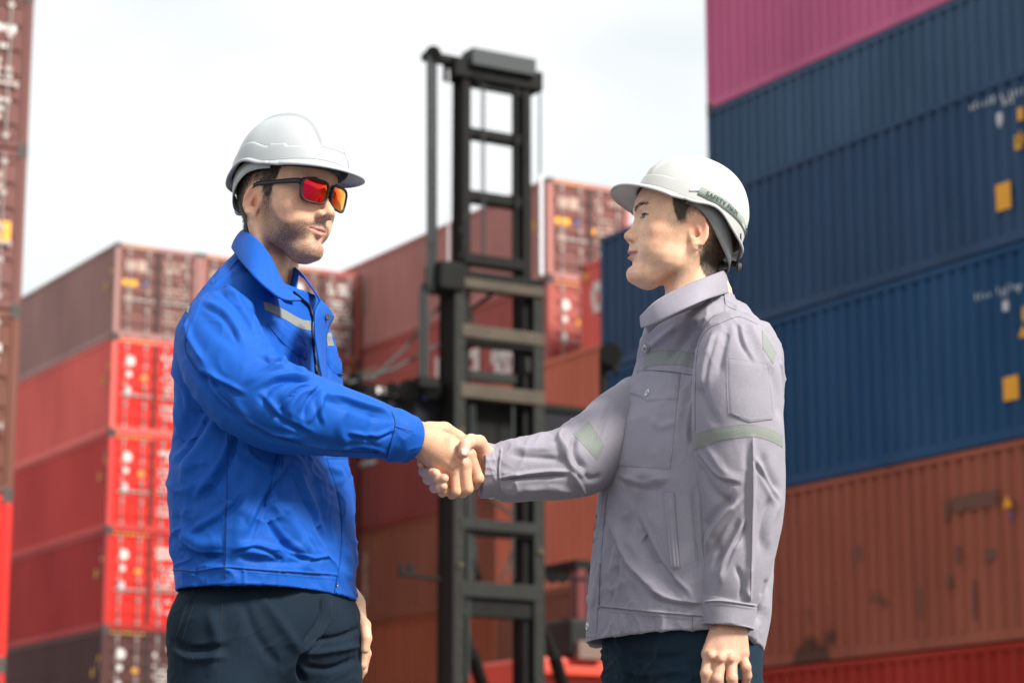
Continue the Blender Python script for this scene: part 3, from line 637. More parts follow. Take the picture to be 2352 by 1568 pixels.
rb = random.Random(5)
for u, l in ((1050, -.03), (1232, -.03)):            # bolts, clamps and hose runs on the mast
    bb = MB(); wq, _ = onL(u, 900, l0)
    for i in range(46): bb.rod((wq - wc + .03 + .06 * (i % 2), -.045, 1.0 + i * .19), (wq - wc + .03 + .06 * (i % 2), -.02, 1.0 + i * .19), .016, n=6)
    o = bb.build('bolts', M_tan, H_root); o['kind'] = 'stuff'
for u, v0, v1, r in ((1052, 700, 1500, .018), (1236, 680, 1400, .022), (1082, 930, 1330, .02), (1090, 930, 1330, .014), (1178, 920, 1330, .022), (1074, 1000, 1560, .03)): hr('hydraulic_hose', [(u, v0), (u + rb.uniform(-2, 2), (v0 + v1) / 2), (u, v1)], r, M_hose, .05)
for (a, b_) in (((1062, 660), (1092, 742)), ((1190, 1225), (1150, 1330)), ((1066, 1080), (1190, 1190)), ((800, 880), (1010, 790)), ((850, 874), (1012, 700))): hr('hydraulic_hose', [a, ((a[0] + b_[0]) / 2, (a[1] + b_[1]) / 2 + 12), b_], .022, M_hose, .3)
for u, v in ((1056, 980), (1058, 1120), (1236, 1080), (1238, 1260), (1054, 1290)): hb('hose_clamp', u, u + 12, v, v + 12, M_tan, -.06, .05)
for u, v in ((1076, 1250), (1180, 1075), (1208, 820)): hb('valve_block', u, u + 20, v, v + 34, M_mast2, .05, .15)
# ---------------------------------------------------------------- heads
HZ = np.array([-.006, 0, .010, .020, .030, .045, .060, .080, .100, .120, .135, .155, .180, .205, .225])
HXF_ = 0
HXF = np.array([.070, .083, .0895, .0905, .088, .0915, .0945, .0935, .090, .0885, .0955, .097, .089, .068, .035])
HXB = np.array([.045, .040, .028, .010, -.002, -.020, -.050, -.075, -.088, -.094, -.096, -.096, -.092, -.080, -.05])
HW = np.array([.016, .026, .037, .046, .0525, .0585, .0625, .0665, .0695, .0712, .073, .075, .074, .066, .045])
def head_sdf(P, q):
    x, y, z = P[:, 0], P[:, 1], P[:, 2]; ay = np.abs(y); Q = np.stack([x, ay, z], 1)
    zc = np.clip(z, -.006, .225)
    xf = np.interp(zc, HZ, HXF) + q.get('xf', 0); xb = np.interp(zc, HZ, HXB); w = np.interp(zc, HZ, HW + q.get('w', 0) * np.exp(-((HZ - .04) / .04) ** 2))
    x0 = .02 + 0 * xb; x0 = np.maximum(x0, xb + .012)
    nf = q.get('nf', 2.1); nb = 2.2
    tx = np.where(x > x0, (x - x0) / (xf - x0), (x0 - x) / (x0 - xb)); tx = np.clip(tx, 0, 5)
    g = (tx ** nf + (ay / w) ** nf) ** (1 / nf) - 1
    d = g * np.minimum(w, .06)
    d = smax(d, np.maximum(-.006 - z, z - .2), .012)
    d = smin(d, s_ell(Q, (0, 0, .137), (.0975, .0755, .098)), .02)
    def U(e, k): 
        nonlocal d; d = smin(d, e, k)
    def C(e, k):
        nonlocal d; d = smax(d, -e, k)
    # jaw corner, cheek, chin
    U(s_ell(Q, (.018, .047 + q.get('w', 0), .040), (.026, .012, .018)), .02)
    U(s_ell(Q, (.056, .045, .088), (.022, .020, .017)), .02)
    U(s_ell(Q, (.055, .034, .060), (.026, .022, .024)), .018)
    U(s_ell(Q, (.083, .0, .013), (.0125, .017, .0125)), .012)
    U(s_ell(Q, (.058, .0, .006), (.03, .028, .012)), .02)
    # sockets, brow, lids
    C(s_ell(Q, (.104, .033, .118), (.018, .020, .0135)), .014)
    U(s_cap(Q, (.0935, .012, .1345), (.0845, .043, .1365), .0052), .011)
    U(s_ell(Q, (.0765, .0325, .117), (.0140, .0155, .0132)), .005)
    C(s_ell(Q, (.0925, .0325, .1160), (.014, .0155, .0048)), .0015)
    # nose
    nb_ = q.get('bridge', .0); nl = q.get('nl', .0)
    U(s_cap(Q, (.0865 + nb_, 0, .124), (.1065 + nb_ * .5 + nl, 0, .090), .0062, .0078), .010)
    U(s_ell(Q, (.1085 + nl, 0, .0825), (.0115, .0105, .0098)), .007)
    U(s_ell(Q, (.0985 + nl * .6, .0125 + q.get('ala', 0), .0785), (.0105, .0062, .0078)), .006)
    U(s_cap(Q, (.106 + nl, 0, .0755), (.0965, 0, .070), .0040), .005)
    C(s_ell(Q, (.1035 + nl, .0068, .0725), (.0058, .0036, .0044)), .0025)
    lr = q.get('lr', 1.0)
    U(s_cap(Q, (.0945, 0, .060), (.0955, 0, .054), .006), .008)
    U(s_cap(Q, (.0970, .003, .0512), (.0805, .0250, .0478 + q.get('smile', 0)), .0046 * lr, .0016), .004)
    U(s_cap(Q, (.0955, 0, .0412), (.0810, .0230, .0455 + q.get('smile', 0)), .0056 * lr, .0018), .004)
    C(s_cap(Q, (.1005, 0, .0468), (.0810, .0285, .0475 + q.get('smile', 0)), q.get('mouth', .0018), .0012), .0016)
    C(s_ell(Q, (.0990, 0, .031), (.006, .016, .005)), .008)
    C(s_ell(Q, (.0985, .026 + q.get('smile', 0), .047 + q.get('smile', 0)), (.006, .0035, .005)), .006)
    # ears
    a = R(20); M = np.array([[math.cos(a), 0, 0], [-math.sin(a), 0, 0], [0, 0, 1.]])
    t = R(-12); ex = np.array([math.cos(a), -math.sin(a), 0]); ez = np.array([0, 0, 1.])
    ax1 = ex * math.cos(t) + ez * math.sin(t); ax3 = -ex * math.sin(t) + ez * math.cos(t); ax2 = np.cross(ax3, ax1)
    M = np.stack([ax1, ax2, ax3], 1); ec = np.array([-.010, .0765 + q.get('ear', 0), .098]); es = q.get('ears', 1.0)
    E_ = s_ell(Q, ec, (.0190 * es, .0050, .031 * es), M)
    E_ = smax(E_, -s_ell(Q, ec + ax1 * .001 + ax2 * .0065 + ax3 * .004, (.0130 * es, .0075, .0215 * es), M), .002)
    E_ = smax(E_, -s_ell(Q, ec + ax1 * .004 + ax2 * .002 - ax3 * .004, (.0085 * es, .0100, .0105 * es), M), .002)
    rim = []
    for k in range(9):
        th = R(-60 + k * 38); rim.append(ec + ax1 * (-.0165 * es * math.sin(th + .6)) * 1.0 + ax3 * (.0275 * es * math.cos(th + .6)) + ax2 * .002)
    for k in range(6): E_ = smin(E_, s_cap(Q, rim[k], rim[k + 1], .0031), .0015)
    E_ = smin(E_, s_cap(Q, ec + ax1 * .001 + ax3 * .014, ec - ax1 * .005 - ax3 * .010, .0026), .003)     # antihelix
    E_ = smin(E_, s_ell(Q, ec + ax1 * .0075 - ax3 * .024 * es, (.0065, .0042, .0085)), .004)             # lobe
    E_ = smin(E_, s_ell(Q, ec + ax1 * .0135 - ax3 * .004, (.0045, .004, .0065)), .003)                   # tragus
    U(E_, .003)
    # neck
    nb0 = q['neck']; U(s_cap(P, (-.026 + q.get('nx', 0), 0, .055), nb0, .050 + q.get('nw', 0), .060 + q.get('nw', 0)), .016)
    U(s_cap(Q, (-.015, .062, .055), (nb0[0] + .060, .02, nb0[2] + .02), .012, .011), .018)
    U(s_ell(P, ((.045 + nb0[0]) * .62, nb0[1] * .4, -.030), (.012, .012, .014)), .02)
    return d
def head_colors(L, q):
    """skin colour and hair masks at head-local points"""
    x, y, z = L.T; ay = np.abs(y)
    base = np.array(q['skin']); c = np.tile(base, (len(L), 1))
    def g(cx, cy, cz, r): return np.exp(-(((x - cx) ** 2 + (ay - cy) ** 2 + (z - cz) ** 2) / r ** 2))
    red = .5 * g(.062, .05, .085, .025) + .6 * g(.115, 0, .08, .015) + .75 * g(-.012, .085, .10, .024) + .3 * g(.085, .0, .01, .02)
    c = c * (1 - red[:, None] * np.array([-.02, .28, .30]))
    lip = np.clip(1.3 - np.abs(z - .0465 - q.get('smile', 0) * np.clip(ay / .02, 0, 1)) / (.0085 * np.clip(1.15 - ay / .031, 0.02, 1)), 0, 1) * (x > .078) * (ay < .029)
    lip = np.clip(lip * 1.6, 0, 1)[:, None]
    c = c * (1 - lip) + np.array(q['lip']) * lip
    le = ((x > .07) & (np.abs(ay - .0325) < .0165)) * np.exp(-((z - .1160 - .0052 * (1 - ((ay - .0325) / .0165) ** 2) - .0006) / .0015) ** 2)
    c = c * (1 - .8 * le[:, None])
    n = noise3(L, 180, 3); n2 = noise3(L, 60, 4)
    hairline = np.interp(x, [-.1, -.03, .0, .02, .035, .05, .07, .09], [-.03, .035, .088, .098, .120, .160, .172, .180])
    hair = np.clip((z - hairline) / .006 + .5 + n * .8, 0, 1)
    hair *= 1 - np.clip(g(-.005, .087, .098, .028) * 3.0, 0, 1)
    side = np.clip((ay - .045) / .01, 0, 1)
    sb = np.clip(1 - np.abs(x - .022) / .013 + n * .3, 0, 1) * np.clip((z - q.get('sb', .085)) / .02, 0, 1) * (z < .175) * side
    hair = np.clip(hair + sb * q.get('sbw', 1) , 0, 1)
    # beard: jaw, chin, moustache
    jaw = np.interp(x, [-.02, .01, .03, .05, .07, .085, .11], [.0, .100, .085, .058, .052, .060, .066])
    low = np.interp(x, [-.02, .02, .05, .09], [.0, -.0, -.028, -.03])
    b = np.clip((jaw - z) / .014 + .5 + n2 * .35, 0, 1) * np.clip((z - low) / .02 + .3, 0, 1) * np.clip((x + .005) / .02, 0, 1)
    must = np.exp(-((z - .0625 + ay * .25) / .0078) ** 2) * (ay < .034) * (x > .07)
    b = np.clip(np.maximum(b * (.85 + .2 * n2), must * 1.15), 0, 1) * (1 - lip[:, 0])
    b *= 1 - .75 * np.exp(-(((x - .088) / .02) ** 2 + ((ay - .014) / .008) ** 2 + ((z - .036) / .009) ** 2))
    beard = b * q.get('beard', 0)
    return np.clip(c, 0, 1), hair, beard
def head_frame(yaw, pitch, roll, scale, anchor_local, anchor_world):
    cy, sy = math.cos(yaw), math.sin(yaw); f = Vector((cy, sy, 0)); l = Vector((-sy, cy, 0)); u = Vector((0, 0, 1))
    rp = Matrix.Rotation(-pitch, 3, l); f = rp @ f; u = rp @ u
    rr = Matrix.Rotation(roll, 3, f); l = rr @ l; u = rr @ u
    A = np.stack([np.array(f) * scale[0], np.array(l) * scale[1], np.array(u) * scale[2]], 1)
    o = np.asarray(anchor_world) - A @ np.asarray(anchor_local); return A, o
def strands(name, V, N, dirs, mask, count, length, width, mat, parent, seed=1):
    r = np.random.default_rng(seed); p = np.clip(mask, 0, 1); p = p / p.sum(); I = r.choice(len(V), count, p=p)
    base = V[I] + r.normal(size=(count, 3)) * .0006; D = dirs[I] + r.normal(size=(count, 3)) * .28 + N[I] * .25
    D /= np.linalg.norm(D, axis=1)[:, None]; S = np.cross(D, N[I]); S /= np.linalg.norm(S, axis=1)[:, None] + 1e-9
    Ln = length * r.uniform(.6, 1.3, count)[:, None]
    mid = base + D * Ln * .55 + N[I] * length * .08; tip = base + D * Ln - N[I] * length * .02
    VV = np.stack([base - S * width, base + S * width, mid + S * width * .8, mid - S * width * .8, tip], 1).reshape(-1, 3)
    k = np.arange(count)[:, None] * 5
    F4 = (k + np.array([0, 1, 2, 3])).tolist(); F3 = (k + np.array([3, 2, 4])).tolist()
    o = new_mesh(name, VV, F4 + F3, mat, parent, smooth=False); return o
M_eye = simple_mat('eye_white', (.55, .50, .46), .12, var=.03)
M_iris = simple_mat('eye_iris', (.03, .018, .012), .1, var=.3, scale=400)
M_hairL = simple_mat('hair_dark_brown', (.030, .021, .016), .55, var=.3, scale=300)
M_hairR = simple_mat('hair_brown', (.075, .046, .030), .5, var=.3, scale=300)
M_skinL = skin_mat('skin_tan'); M_skinR = skin_mat('skin_fair')
def build_head(q, A, o, hairmat, seed):
    """returns world verts/faces/colours of the head plus data for hair"""
    f = lambda P: head_sdf(P, q)
    V, F = polygonize(f, (-.135, -.105, -.115), (.135, .105, .245), .0021)
    V = smooth_verts(V, F, 2, .5)
    c, hair, beard = head_colors(V, q)
    Wd = V @ A.T + o
    return V, Wd, F, c, hair, beard

def build_eyes(q, A, o, parent):
    for sy in (1, -1):
        me_v, me_f = [], []
        mb = MB(); n, m = 20, 12; c0 = np.array([.0768, sy * .0325, .1165]); r = .0125
        vs = []; fs = []
        for i in range(m + 1):
            for j in range(n):
                a = math.pi * i / m; b = 2 * math.pi * j / n
                vs.append(c0 + r * np.array([math.cos(a), math.sin(a) * math.cos(b), math.sin(a) * math.sin(b)]))
        for i in range(m):
            for j in range(n): fs.append((i * n + j, i * n + (j + 1) % n, (i + 1) * n + (j + 1) % n, (i + 1) * n + j))
        e = new_mesh('eyeball', np.array(vs) @ A.T + o, fs, M_eye, parent)
        vs = []; g = np.array(q.get('gaze', (1, 0, .05))); g = g / np.linalg.norm(g)
        ax = np.cross(g, (0, 0, 1)); ax /= np.linalg.norm(ax); ay_ = np.cross(ax, g)
        for rr in (.0001, .003, .0056):
            for j in range(n):
                b = 2 * math.pi * j / n; k = math.sqrt(max(0, (r + .0004) ** 2 - rr * rr))
                vs.append(c0 + g * k + rr * (ax * math.cos(b) + ay_ * math.sin(b)))
        new_mesh('iris', np.array(vs) @ A.T + o, grid_faces(3, n, wrap_v=True), M_iris, e)
        up = [np.array([c0[0] + .0134 * math.cos(a), sy * .0325 + sy * .0150 * math.sin(a), .1205 - .0042 * abs(math.sin(a)) ** 2.2]) for a in np.linspace(-1.25, 1.35, 12)]
        ribbon_tube([A @ p + o for p in up], .0011, M_hairL, 'eyelashes', parent, n=5, samples=24)
def ribbon(name, C, Wd, th, mat, parent, A, o, smooth=True):
    """flat strap: centre line C, half-width vectors Wd, thickness th, local coordinates"""
    C = np.asarray(C, dtype=float); Wd = np.asarray(Wd, dtype=float)
    T = np.gradient(C, axis=0); N = np.cross(T, Wd); N /= np.linalg.norm(N, axis=1)[:, None] + 1e-12
    rows = np.stack([C - Wd, C + Wd, C + Wd + N * th, C - Wd + N * th], 1)
    V = rows.reshape(-1, 3) @ A.T + o
    F = grid_faces(len(C), 4, wrap_v=True).tolist() + [(0, 1, 2, 3), tuple(len(V) - 4 + i for i in (3, 2, 1, 0))]
    ob = new_mesh(name, V, F, mat, parent, smooth); return ob
def smst(a, b, x): t = np.clip((x - a) / (b - a), 0, 1); return t * t * (3 - 2 * t)
M_helmet = simple_mat('helmet_white_plastic', (.40, .425, .445), .28, var=.02, coat=.3, spec=.5, bump=.05, bscale=500)
M_helmet2 = simple_mat('helmet_warm_white_plastic', (.46, .465, .455), .28, var=.02, coat=.3, spec=.5, bump=.05, bscale=500)
M_strap = simple_mat('harness_pale_plastic', (.50, .53, .53), .45, var=.05)
M_strapg = simple_mat('harness_grey_plastic', (.22, .23, .23), .45, var=.08)
M_dark = simple_mat('harness_dark_foam', (.035, .036, .04), .7, var=.1)
M_elastic = simple_mat('elastic_green_grey', (.24, .28, .255), .85, var=.08, bump=.4, bscale=900)
M_print = simple_mat('print_green', (.006, .04, .03), .7, var=.05)
VIS = .033
def helmet_pt(th, t, off=0.0, fl=0.0, q=None):
    """th angle from the front, t 0 rim..1 top, fl 0..1 out along the flange / visor"""
    c, s = np.cos(th), np.sin(th); n = 2.25
    k = (np.abs(c / np.where(c > 0, .108, .104)) ** n + np.abs(s / .0945) ** n) ** (-1 / n)
    front = np.clip(c, 0, 1) ** 1.5; back = np.clip(-c, 0, 1) ** 1.5
    zr = .158 + .010 * front - .016 * back + .016 * np.exp(-((np.abs(th) - 1.85) / .36) ** 2)
    H = .268; a = t * np.pi / 2
    rr = k * np.cos(a) ** .80; z = zr + (H - zr) * np.sin(a) ** 1.02
    crest_y = np.abs(rr * s)
    x = rr * c; y = rr * s
    nx, ny, nz_ = np.cos(a) * c, np.cos(a) * s, np.sin(a) + .02
    cre = (1 - smst(.028, .0365, crest_y)) * smst(.10, .30, t) * .0060
    rib = (np.exp(-(crest_y / .004) ** 2)) * smst(.2, .4, t) * .0012
    hsk = .16 + .05 * np.exp(-((np.abs(th) - 1.75) / .35) ** 2) + .04 * smst(.92, .98, np.abs(th)) * (1 - smst(1.24, 1.30, np.abs(th)))
    skirt = (1 - smst(hsk - .008, hsk + .008, t)) * .0030
    d = off + cre + rib + skirt
    x = x + nx * d; y = y + ny * d; z = z + nz_ * d
    vis = .009 + VIS * np.clip((np.cos(th) - .50) / .50, 0, 1) ** .6
    x = x + c * vis * fl; y = y + s * vis * fl * np.where(c > .3, .55, 1.0)
    z = z - fl * (.004 + .016 * np.clip((c - .3) / .7, 0, 1) - .05 * s * s * np.clip((c - .2), 0, 1) * .12) - .003 * back * fl
    return np.stack([x - .004, y, z], -1)
def build_helmet(q, A, o, hp, mat, label, strapmat, bandmat=None):
    """hp = pitch of the shell on the head"""
    rp = np.array(Matrix.Rotation(-hp, 3, 'Y')); piv = np.array([0, 0, .17]); off = np.array(q.get('hoff', (0, 0, 0)))
    B = A @ rp; bo = o + A @ (piv + off) - B @ piv
    nt_, nth = 90, 320; th = np.linspace(-np.pi, np.pi, nth, endpoint=False)
    rows = []
    for fl in (1.0, .97, .8, .55, .3, .1): rows.append(helmet_pt(th, np.zeros_like(th), 0, fl))
    for t in np.linspace(0, 1, nt_) ** 1.05: rows.append(helmet_pt(th, np.full_like(th, min(t, .9995))))
    rows[0] = rows[0] - np.array([0, 0, .0035])
    V = np.stack(rows, 0).reshape(-1, 3) @ B.T + bo
    root = new_mesh('hard_hat', V, grid_faces(len(rows), nth, wrap_v=True, flip=False), mat)
    m = root.modifiers.new('thickness', 'SOLIDIFY'); m.thickness = .0028; m.offset = -1
    # visor / edge rolled rim
    e = helmet_pt(th, np.zeros_like(th), 0, 1.0); e = np.vstack([e, e[:1]])
    # sweatband inside
    t2 = np.linspace(0, 2 * np.pi, 60); C = np.stack([.0985 * np.cos(t2) - .001, .0785 * np.sin(t2), .168 - .002 * np.cos(t2)], 1)
    ribbon('sweatband', C, np.tile([0, 0, .011], (60, 1)), .003, bandmat or M_dark, root, B, bo)
    for k, a in enumerate((R(35), R(-35), R(92), R(-92), R(150), R(-150))):   # cradle straps over the head
        n = 12; tt = np.linspace(0, 1, n); P = np.stack([(.098 * (1 - tt ** 2)) * math.cos(a), (.079 * (1 - tt ** 2)) * math.sin(a), .172 + .068 * tt ** .7], 1)
        ribbon('cradle_strap', P, np.tile([-.009 * math.sin(a), .009 * math.cos(a), 0], (n, 1)), .001, M_dark, root, B, bo)
    return root, B, bo

def lens_mat():
    m, nt, b = mat_new('lens_mirror_orange'); n = nt.nodes
    lw = n.new('ShaderNodeLayerWeight'); lw.inputs['Blend'].default_value = .5
    cr_ = n.new('ShaderNodeValToRGB'); e = cr_.color_ramp.elements
    e[0].position = .10; e[0].color = (.62, .012, .045, 1); e[1].position = .62; e[1].color = (1.0, .50, .03, 1)
    x = e.new(.30); x.color = (.85, .035, .01, 1); x = e.new(.45); x.color = (1.0, .17, .01, 1)
    nt.links.new(lw.outputs['Facing'], cr_.inputs['Fac']); nt.links.new(cr_.outputs['Color'], b.inputs['Base Color'])
    b.inputs['Metallic'].default_value = .9; b.inputs['Roughness'].default_value = .06
    return m
def build_glasses(A, o):
    M_frame = simple_mat('frame_matt_black', (.018, .019, .021), .45, var=.1); M_lens = lens_mat()
    T = lambda P: np.asarray(P) @ A.T + o
    def face(y, z):      # wrapped front surface
        ay = np.abs(y); return .1065 - 3.4 * ay ** 2 - .12 * np.clip(z - .118, -.03, .01) * -1
    def outline(sy, grow=0.0, n=40):
        t = np.linspace(0, 2 * np.pi, n, endpoint=False); hx, hz = .0285 + grow, .0208 + grow
        c, s_ = np.cos(t), np.sin(t); r = (np.abs(c) ** 4.6 + np.abs(s_) ** 4.6) ** (-1 / 4.6)
        yy = r * c * hx; zz = r * s_ * hz
        yy = yy * (1 - .16 * np.clip(-zz / hz, 0, 1) ** 1.5)      # taper at the inner lower corner
        return sy * (.0355 + yy), .1165 + zz
    front = None
    V = []; F = []
    for sy in (1, -1):
        n = 40; yo, zo = outline(sy, .0026); yi, zi = outline(sy, -.0006)
        rings = [(yo, zo, .0), (yo, zo, .0036), (yi, zi, .0042), (yi, zi, -.0006)]
        base = len(V)
        for yy, zz, dx in rings:
            for a_, b_ in zip(yy, zz): V.append((face(a_, b_) + dx, a_, b_))
        for i in range(4):
            for j in range(n):
                q4 = (base + i * n + j, base + i * n + (j + 1) % n, base + ((i + 1) % 4) * n + (j + 1) % n, base + ((i + 1) % 4) * n + j)
                F.append(q4 if sy < 0 else q4[::-1])
    root = new_mesh('sunglasses', T(V), F, M_frame, smooth=True)
    for sy in (1, -1):
        yy, zz = outline(sy, 0); P = [(face(a_, b_) + .0018, a_, b_) for a_, b_ in zip(yy, zz)]
        rings = [P]; cy_, cz_ = sy * .0355, .1165
        for k in (.75, .5, .25, .02): rings.append([(face(cy_ + (a_ - cy_) * k, cz_ + (b_ - cz_) * k) + .0018 + .0022 * (1 - k * k), cy_ + (a_ - cy_) * k, cz_ + (b_ - cz_) * k) for a_, b_ in zip(yy, zz)])
        new_mesh('lens', T(np.array(rings).reshape(-1, 3)), grid_faces(5, 40, wrap_v=True, flip=sy > 0), M_lens, root)
    b = MB(); 
    br = crom([(.1050, .009, .1225), (.1085, .004, .1250), (.1090, 0, .1255), (.1085, -.004, .1250), (.1050, -.009, .1225)], 13)
    ribbon('bridge', br, np.tile([0, 0, .0035], (13, 1)), .004, M_frame, root, A, o)
    for sy in (1, -1):
        C = crom([(.0935, sy * .064, .1285), (.088, sy * .0735, .1290), (.055, sy * .0790, .1280), (.02, sy * .0815, .1265), (-.004, sy * .0815, .1250), (-.022, sy * .0805, .112)], 30)
        w = np.interp(np.arange(30), [0, 4, 12, 24, 29], [.0058, .0052, .0040, .0036, .0025])
        ribbon('temple_arm', C, np.stack([w * 0, w * 0, w], 1), .0034 * -sy, M_frame, root, A, o)
    return root
def head_straps(root, A, o, B, bo, q, right=False):
    for sy in (1, -1):
        if not right:
            C = crom([(.034, sy * .089, .157), (.0, sy * .092, .159), (-.026, sy * .090, .155), (-.052, sy * .083, .140), (-.078, sy * .062, .120), (-.098, sy * .03, .103), (-.103, 0, .100)], 30)
            w = np.interp(np.arange(30), [0, 6, 14, 29], [.005, .010, .0125, .011]); T = np.gradient(C, axis=0); T /= np.linalg.norm(T, axis=1)[:, None]
            out = np.stack([C[:, 0] * .6, C[:, 1], 0 * C[:, 0]], 1); out /= np.linalg.norm(out, axis=1)[:, None]; U = np.cross(T, out); U /= np.linalg.norm(U, axis=1)[:, None]
            ribbon('harness_strap', C, U * w[:, None], .0018, M_strap, root, A, o)
        else:
            C = crom([(.005, sy * .0865, .150), (-.028, sy * .0890, .135), (-.050, sy * .083, .112), (-.070, sy * .066, .086), (-.088, sy * .036, .066), (-.093, 0, .060)], 30)
            w = np.interp(np.arange(30), [0, 6, 14, 20, 29], [.007, .016, .0165, .013, .010]); T = np.gradient(C, axis=0); T /= np.linalg.norm(T, axis=1)[:, None]
            out = np.stack([C[:, 0] * .6, C[:, 1], 0 * C[:, 0]], 1); out /= np.linalg.norm(out, axis=1)[:, None]; U = np.cross(T, out); U /= np.linalg.norm(U, axis=1)[:, None]
            ribbon('nape_strap', C, U * w[:, None], .002, M_strapg, root, A, o)
            C2 = crom([(-.085, sy * .062, .135), (-.094, sy * .052, .105), (-.101, sy * .03, .078), (-.105, 0, .068)], 20)
            ribbon('nape_adjuster', C2, np.tile([0, 0, .006], (20, 1)), .004, M_dark, root, A, o)
    k = (-.108, 0, .062) if right else (-.110, 0, .098)
    mb = MB(); mb.rod(np.array(k) @ A.T + o, (np.array(k) + [-.007, 0, 0]) @ A.T + o, .0105, .0095, n=18); mb.build('adjuster_knob', M_dark if right else M_strap, root, smooth=False)
    # lug of the chin strap at the shell edge
    for sy in (1, -1):
        c0 = np.array((.003, sy * .094, .166)); mb = MB(); mb.rod(c0 @ A.T + o, (c0 + [0, sy * .004, 0]) @ A.T + o, .0058, n=14)
        if not right: mb.build('strap_lug', M_helmet, root)
def goggle_band(root, B, bo):
    """elastic strap round the back of the shell with printed words"""
    def S(th, z, off):
        t = np.full_like(th, .15)
        for _ in range(12):
            P = helmet_pt(th, t, off); t = np.clip(t + (z - P[:, 2]) / .16, 0.0, .6)
        return helmet_pt(th, t, off)
    n = 90; th = np.linspace(R(82), R(278), n); zc = .184 - .010 * np.exp(-((th - np.pi) / .9) ** 2)
    rows = [S(th, zc + dz, of) for dz, of in ((-.0095, .0022), (-.0095, .0040), (0, .0042), (.0095, .0040), (.0095, .0022))]
    V = np.stack(rows, 0).reshape(-1, 3) @ B.T + bo
    new = new_mesh('goggle_strap', V, grid_faces(5, n), M_elastic, root)
    for start, txt in ((90, 'SAFETY FIRST'), (156, 'SAFETY FIRST')):
        cu = bpy.data.curves.new('t', 'FONT'); cu.body = txt; cu.size = .0128; cu.align_y = 'CENTER'; cu.offset = .00025; cu.space_character = 1.02; cu.resolution_u = 3
        ob = bpy.data.objects.new('t', cu); COL.objects.link(ob); bpy.context.view_layer.update()
        me = bpy.data.meshes.new_from_object(ob.evaluated_get(bpy.context.evaluated_depsgraph_get())); bpy.data.objects.remove(ob)
        bm = bmesh.new(); bm.from_mesh(me); bmesh.ops.triangulate(bm, faces=bm.faces[:]); bmesh.ops.subdivide_edges(bm, edges=[e for e in bm.edges if e.calc_length() > .003], cuts=1); 
        co = np.array([v.co for v in bm.verts]); f = [tuple(v.index for v in fc.verts) for fc in bm.faces]; bm.free()
        gth = np.linspace(R(80), R(285), 400); gp = S(gth, .184 - .010 * np.exp(-((gth - np.pi) / .9) ** 2), .005); gs = np.concatenate([[0], np.cumsum(np.linalg.norm(np.diff(gp, axis=0), axis=1))]); tt = np.interp(np.interp(R(start), gth, gs) + co[:, 0], gs, gth); zz = .184 - .010 * np.exp(-((tt - np.pi) / .9) ** 2) + co[:, 1]
        P = S(tt, zz, .0058) @ B.T + bo
        new_mesh('strap_lettering', P, f, M_print, new, smooth=False)
    for t0 in (R(82), R(278)):
        p = S(np.array([t0, t0 + (R(-9) if t0 < 3 else R(9))]), np.array([.184, .176]), .003) @ B.T + bo
        new_mb = MB(); new_mb.rod(p[0], p[1], .0035, .0022, n=8); new_mb.build('strap_clip', M_strap, new)
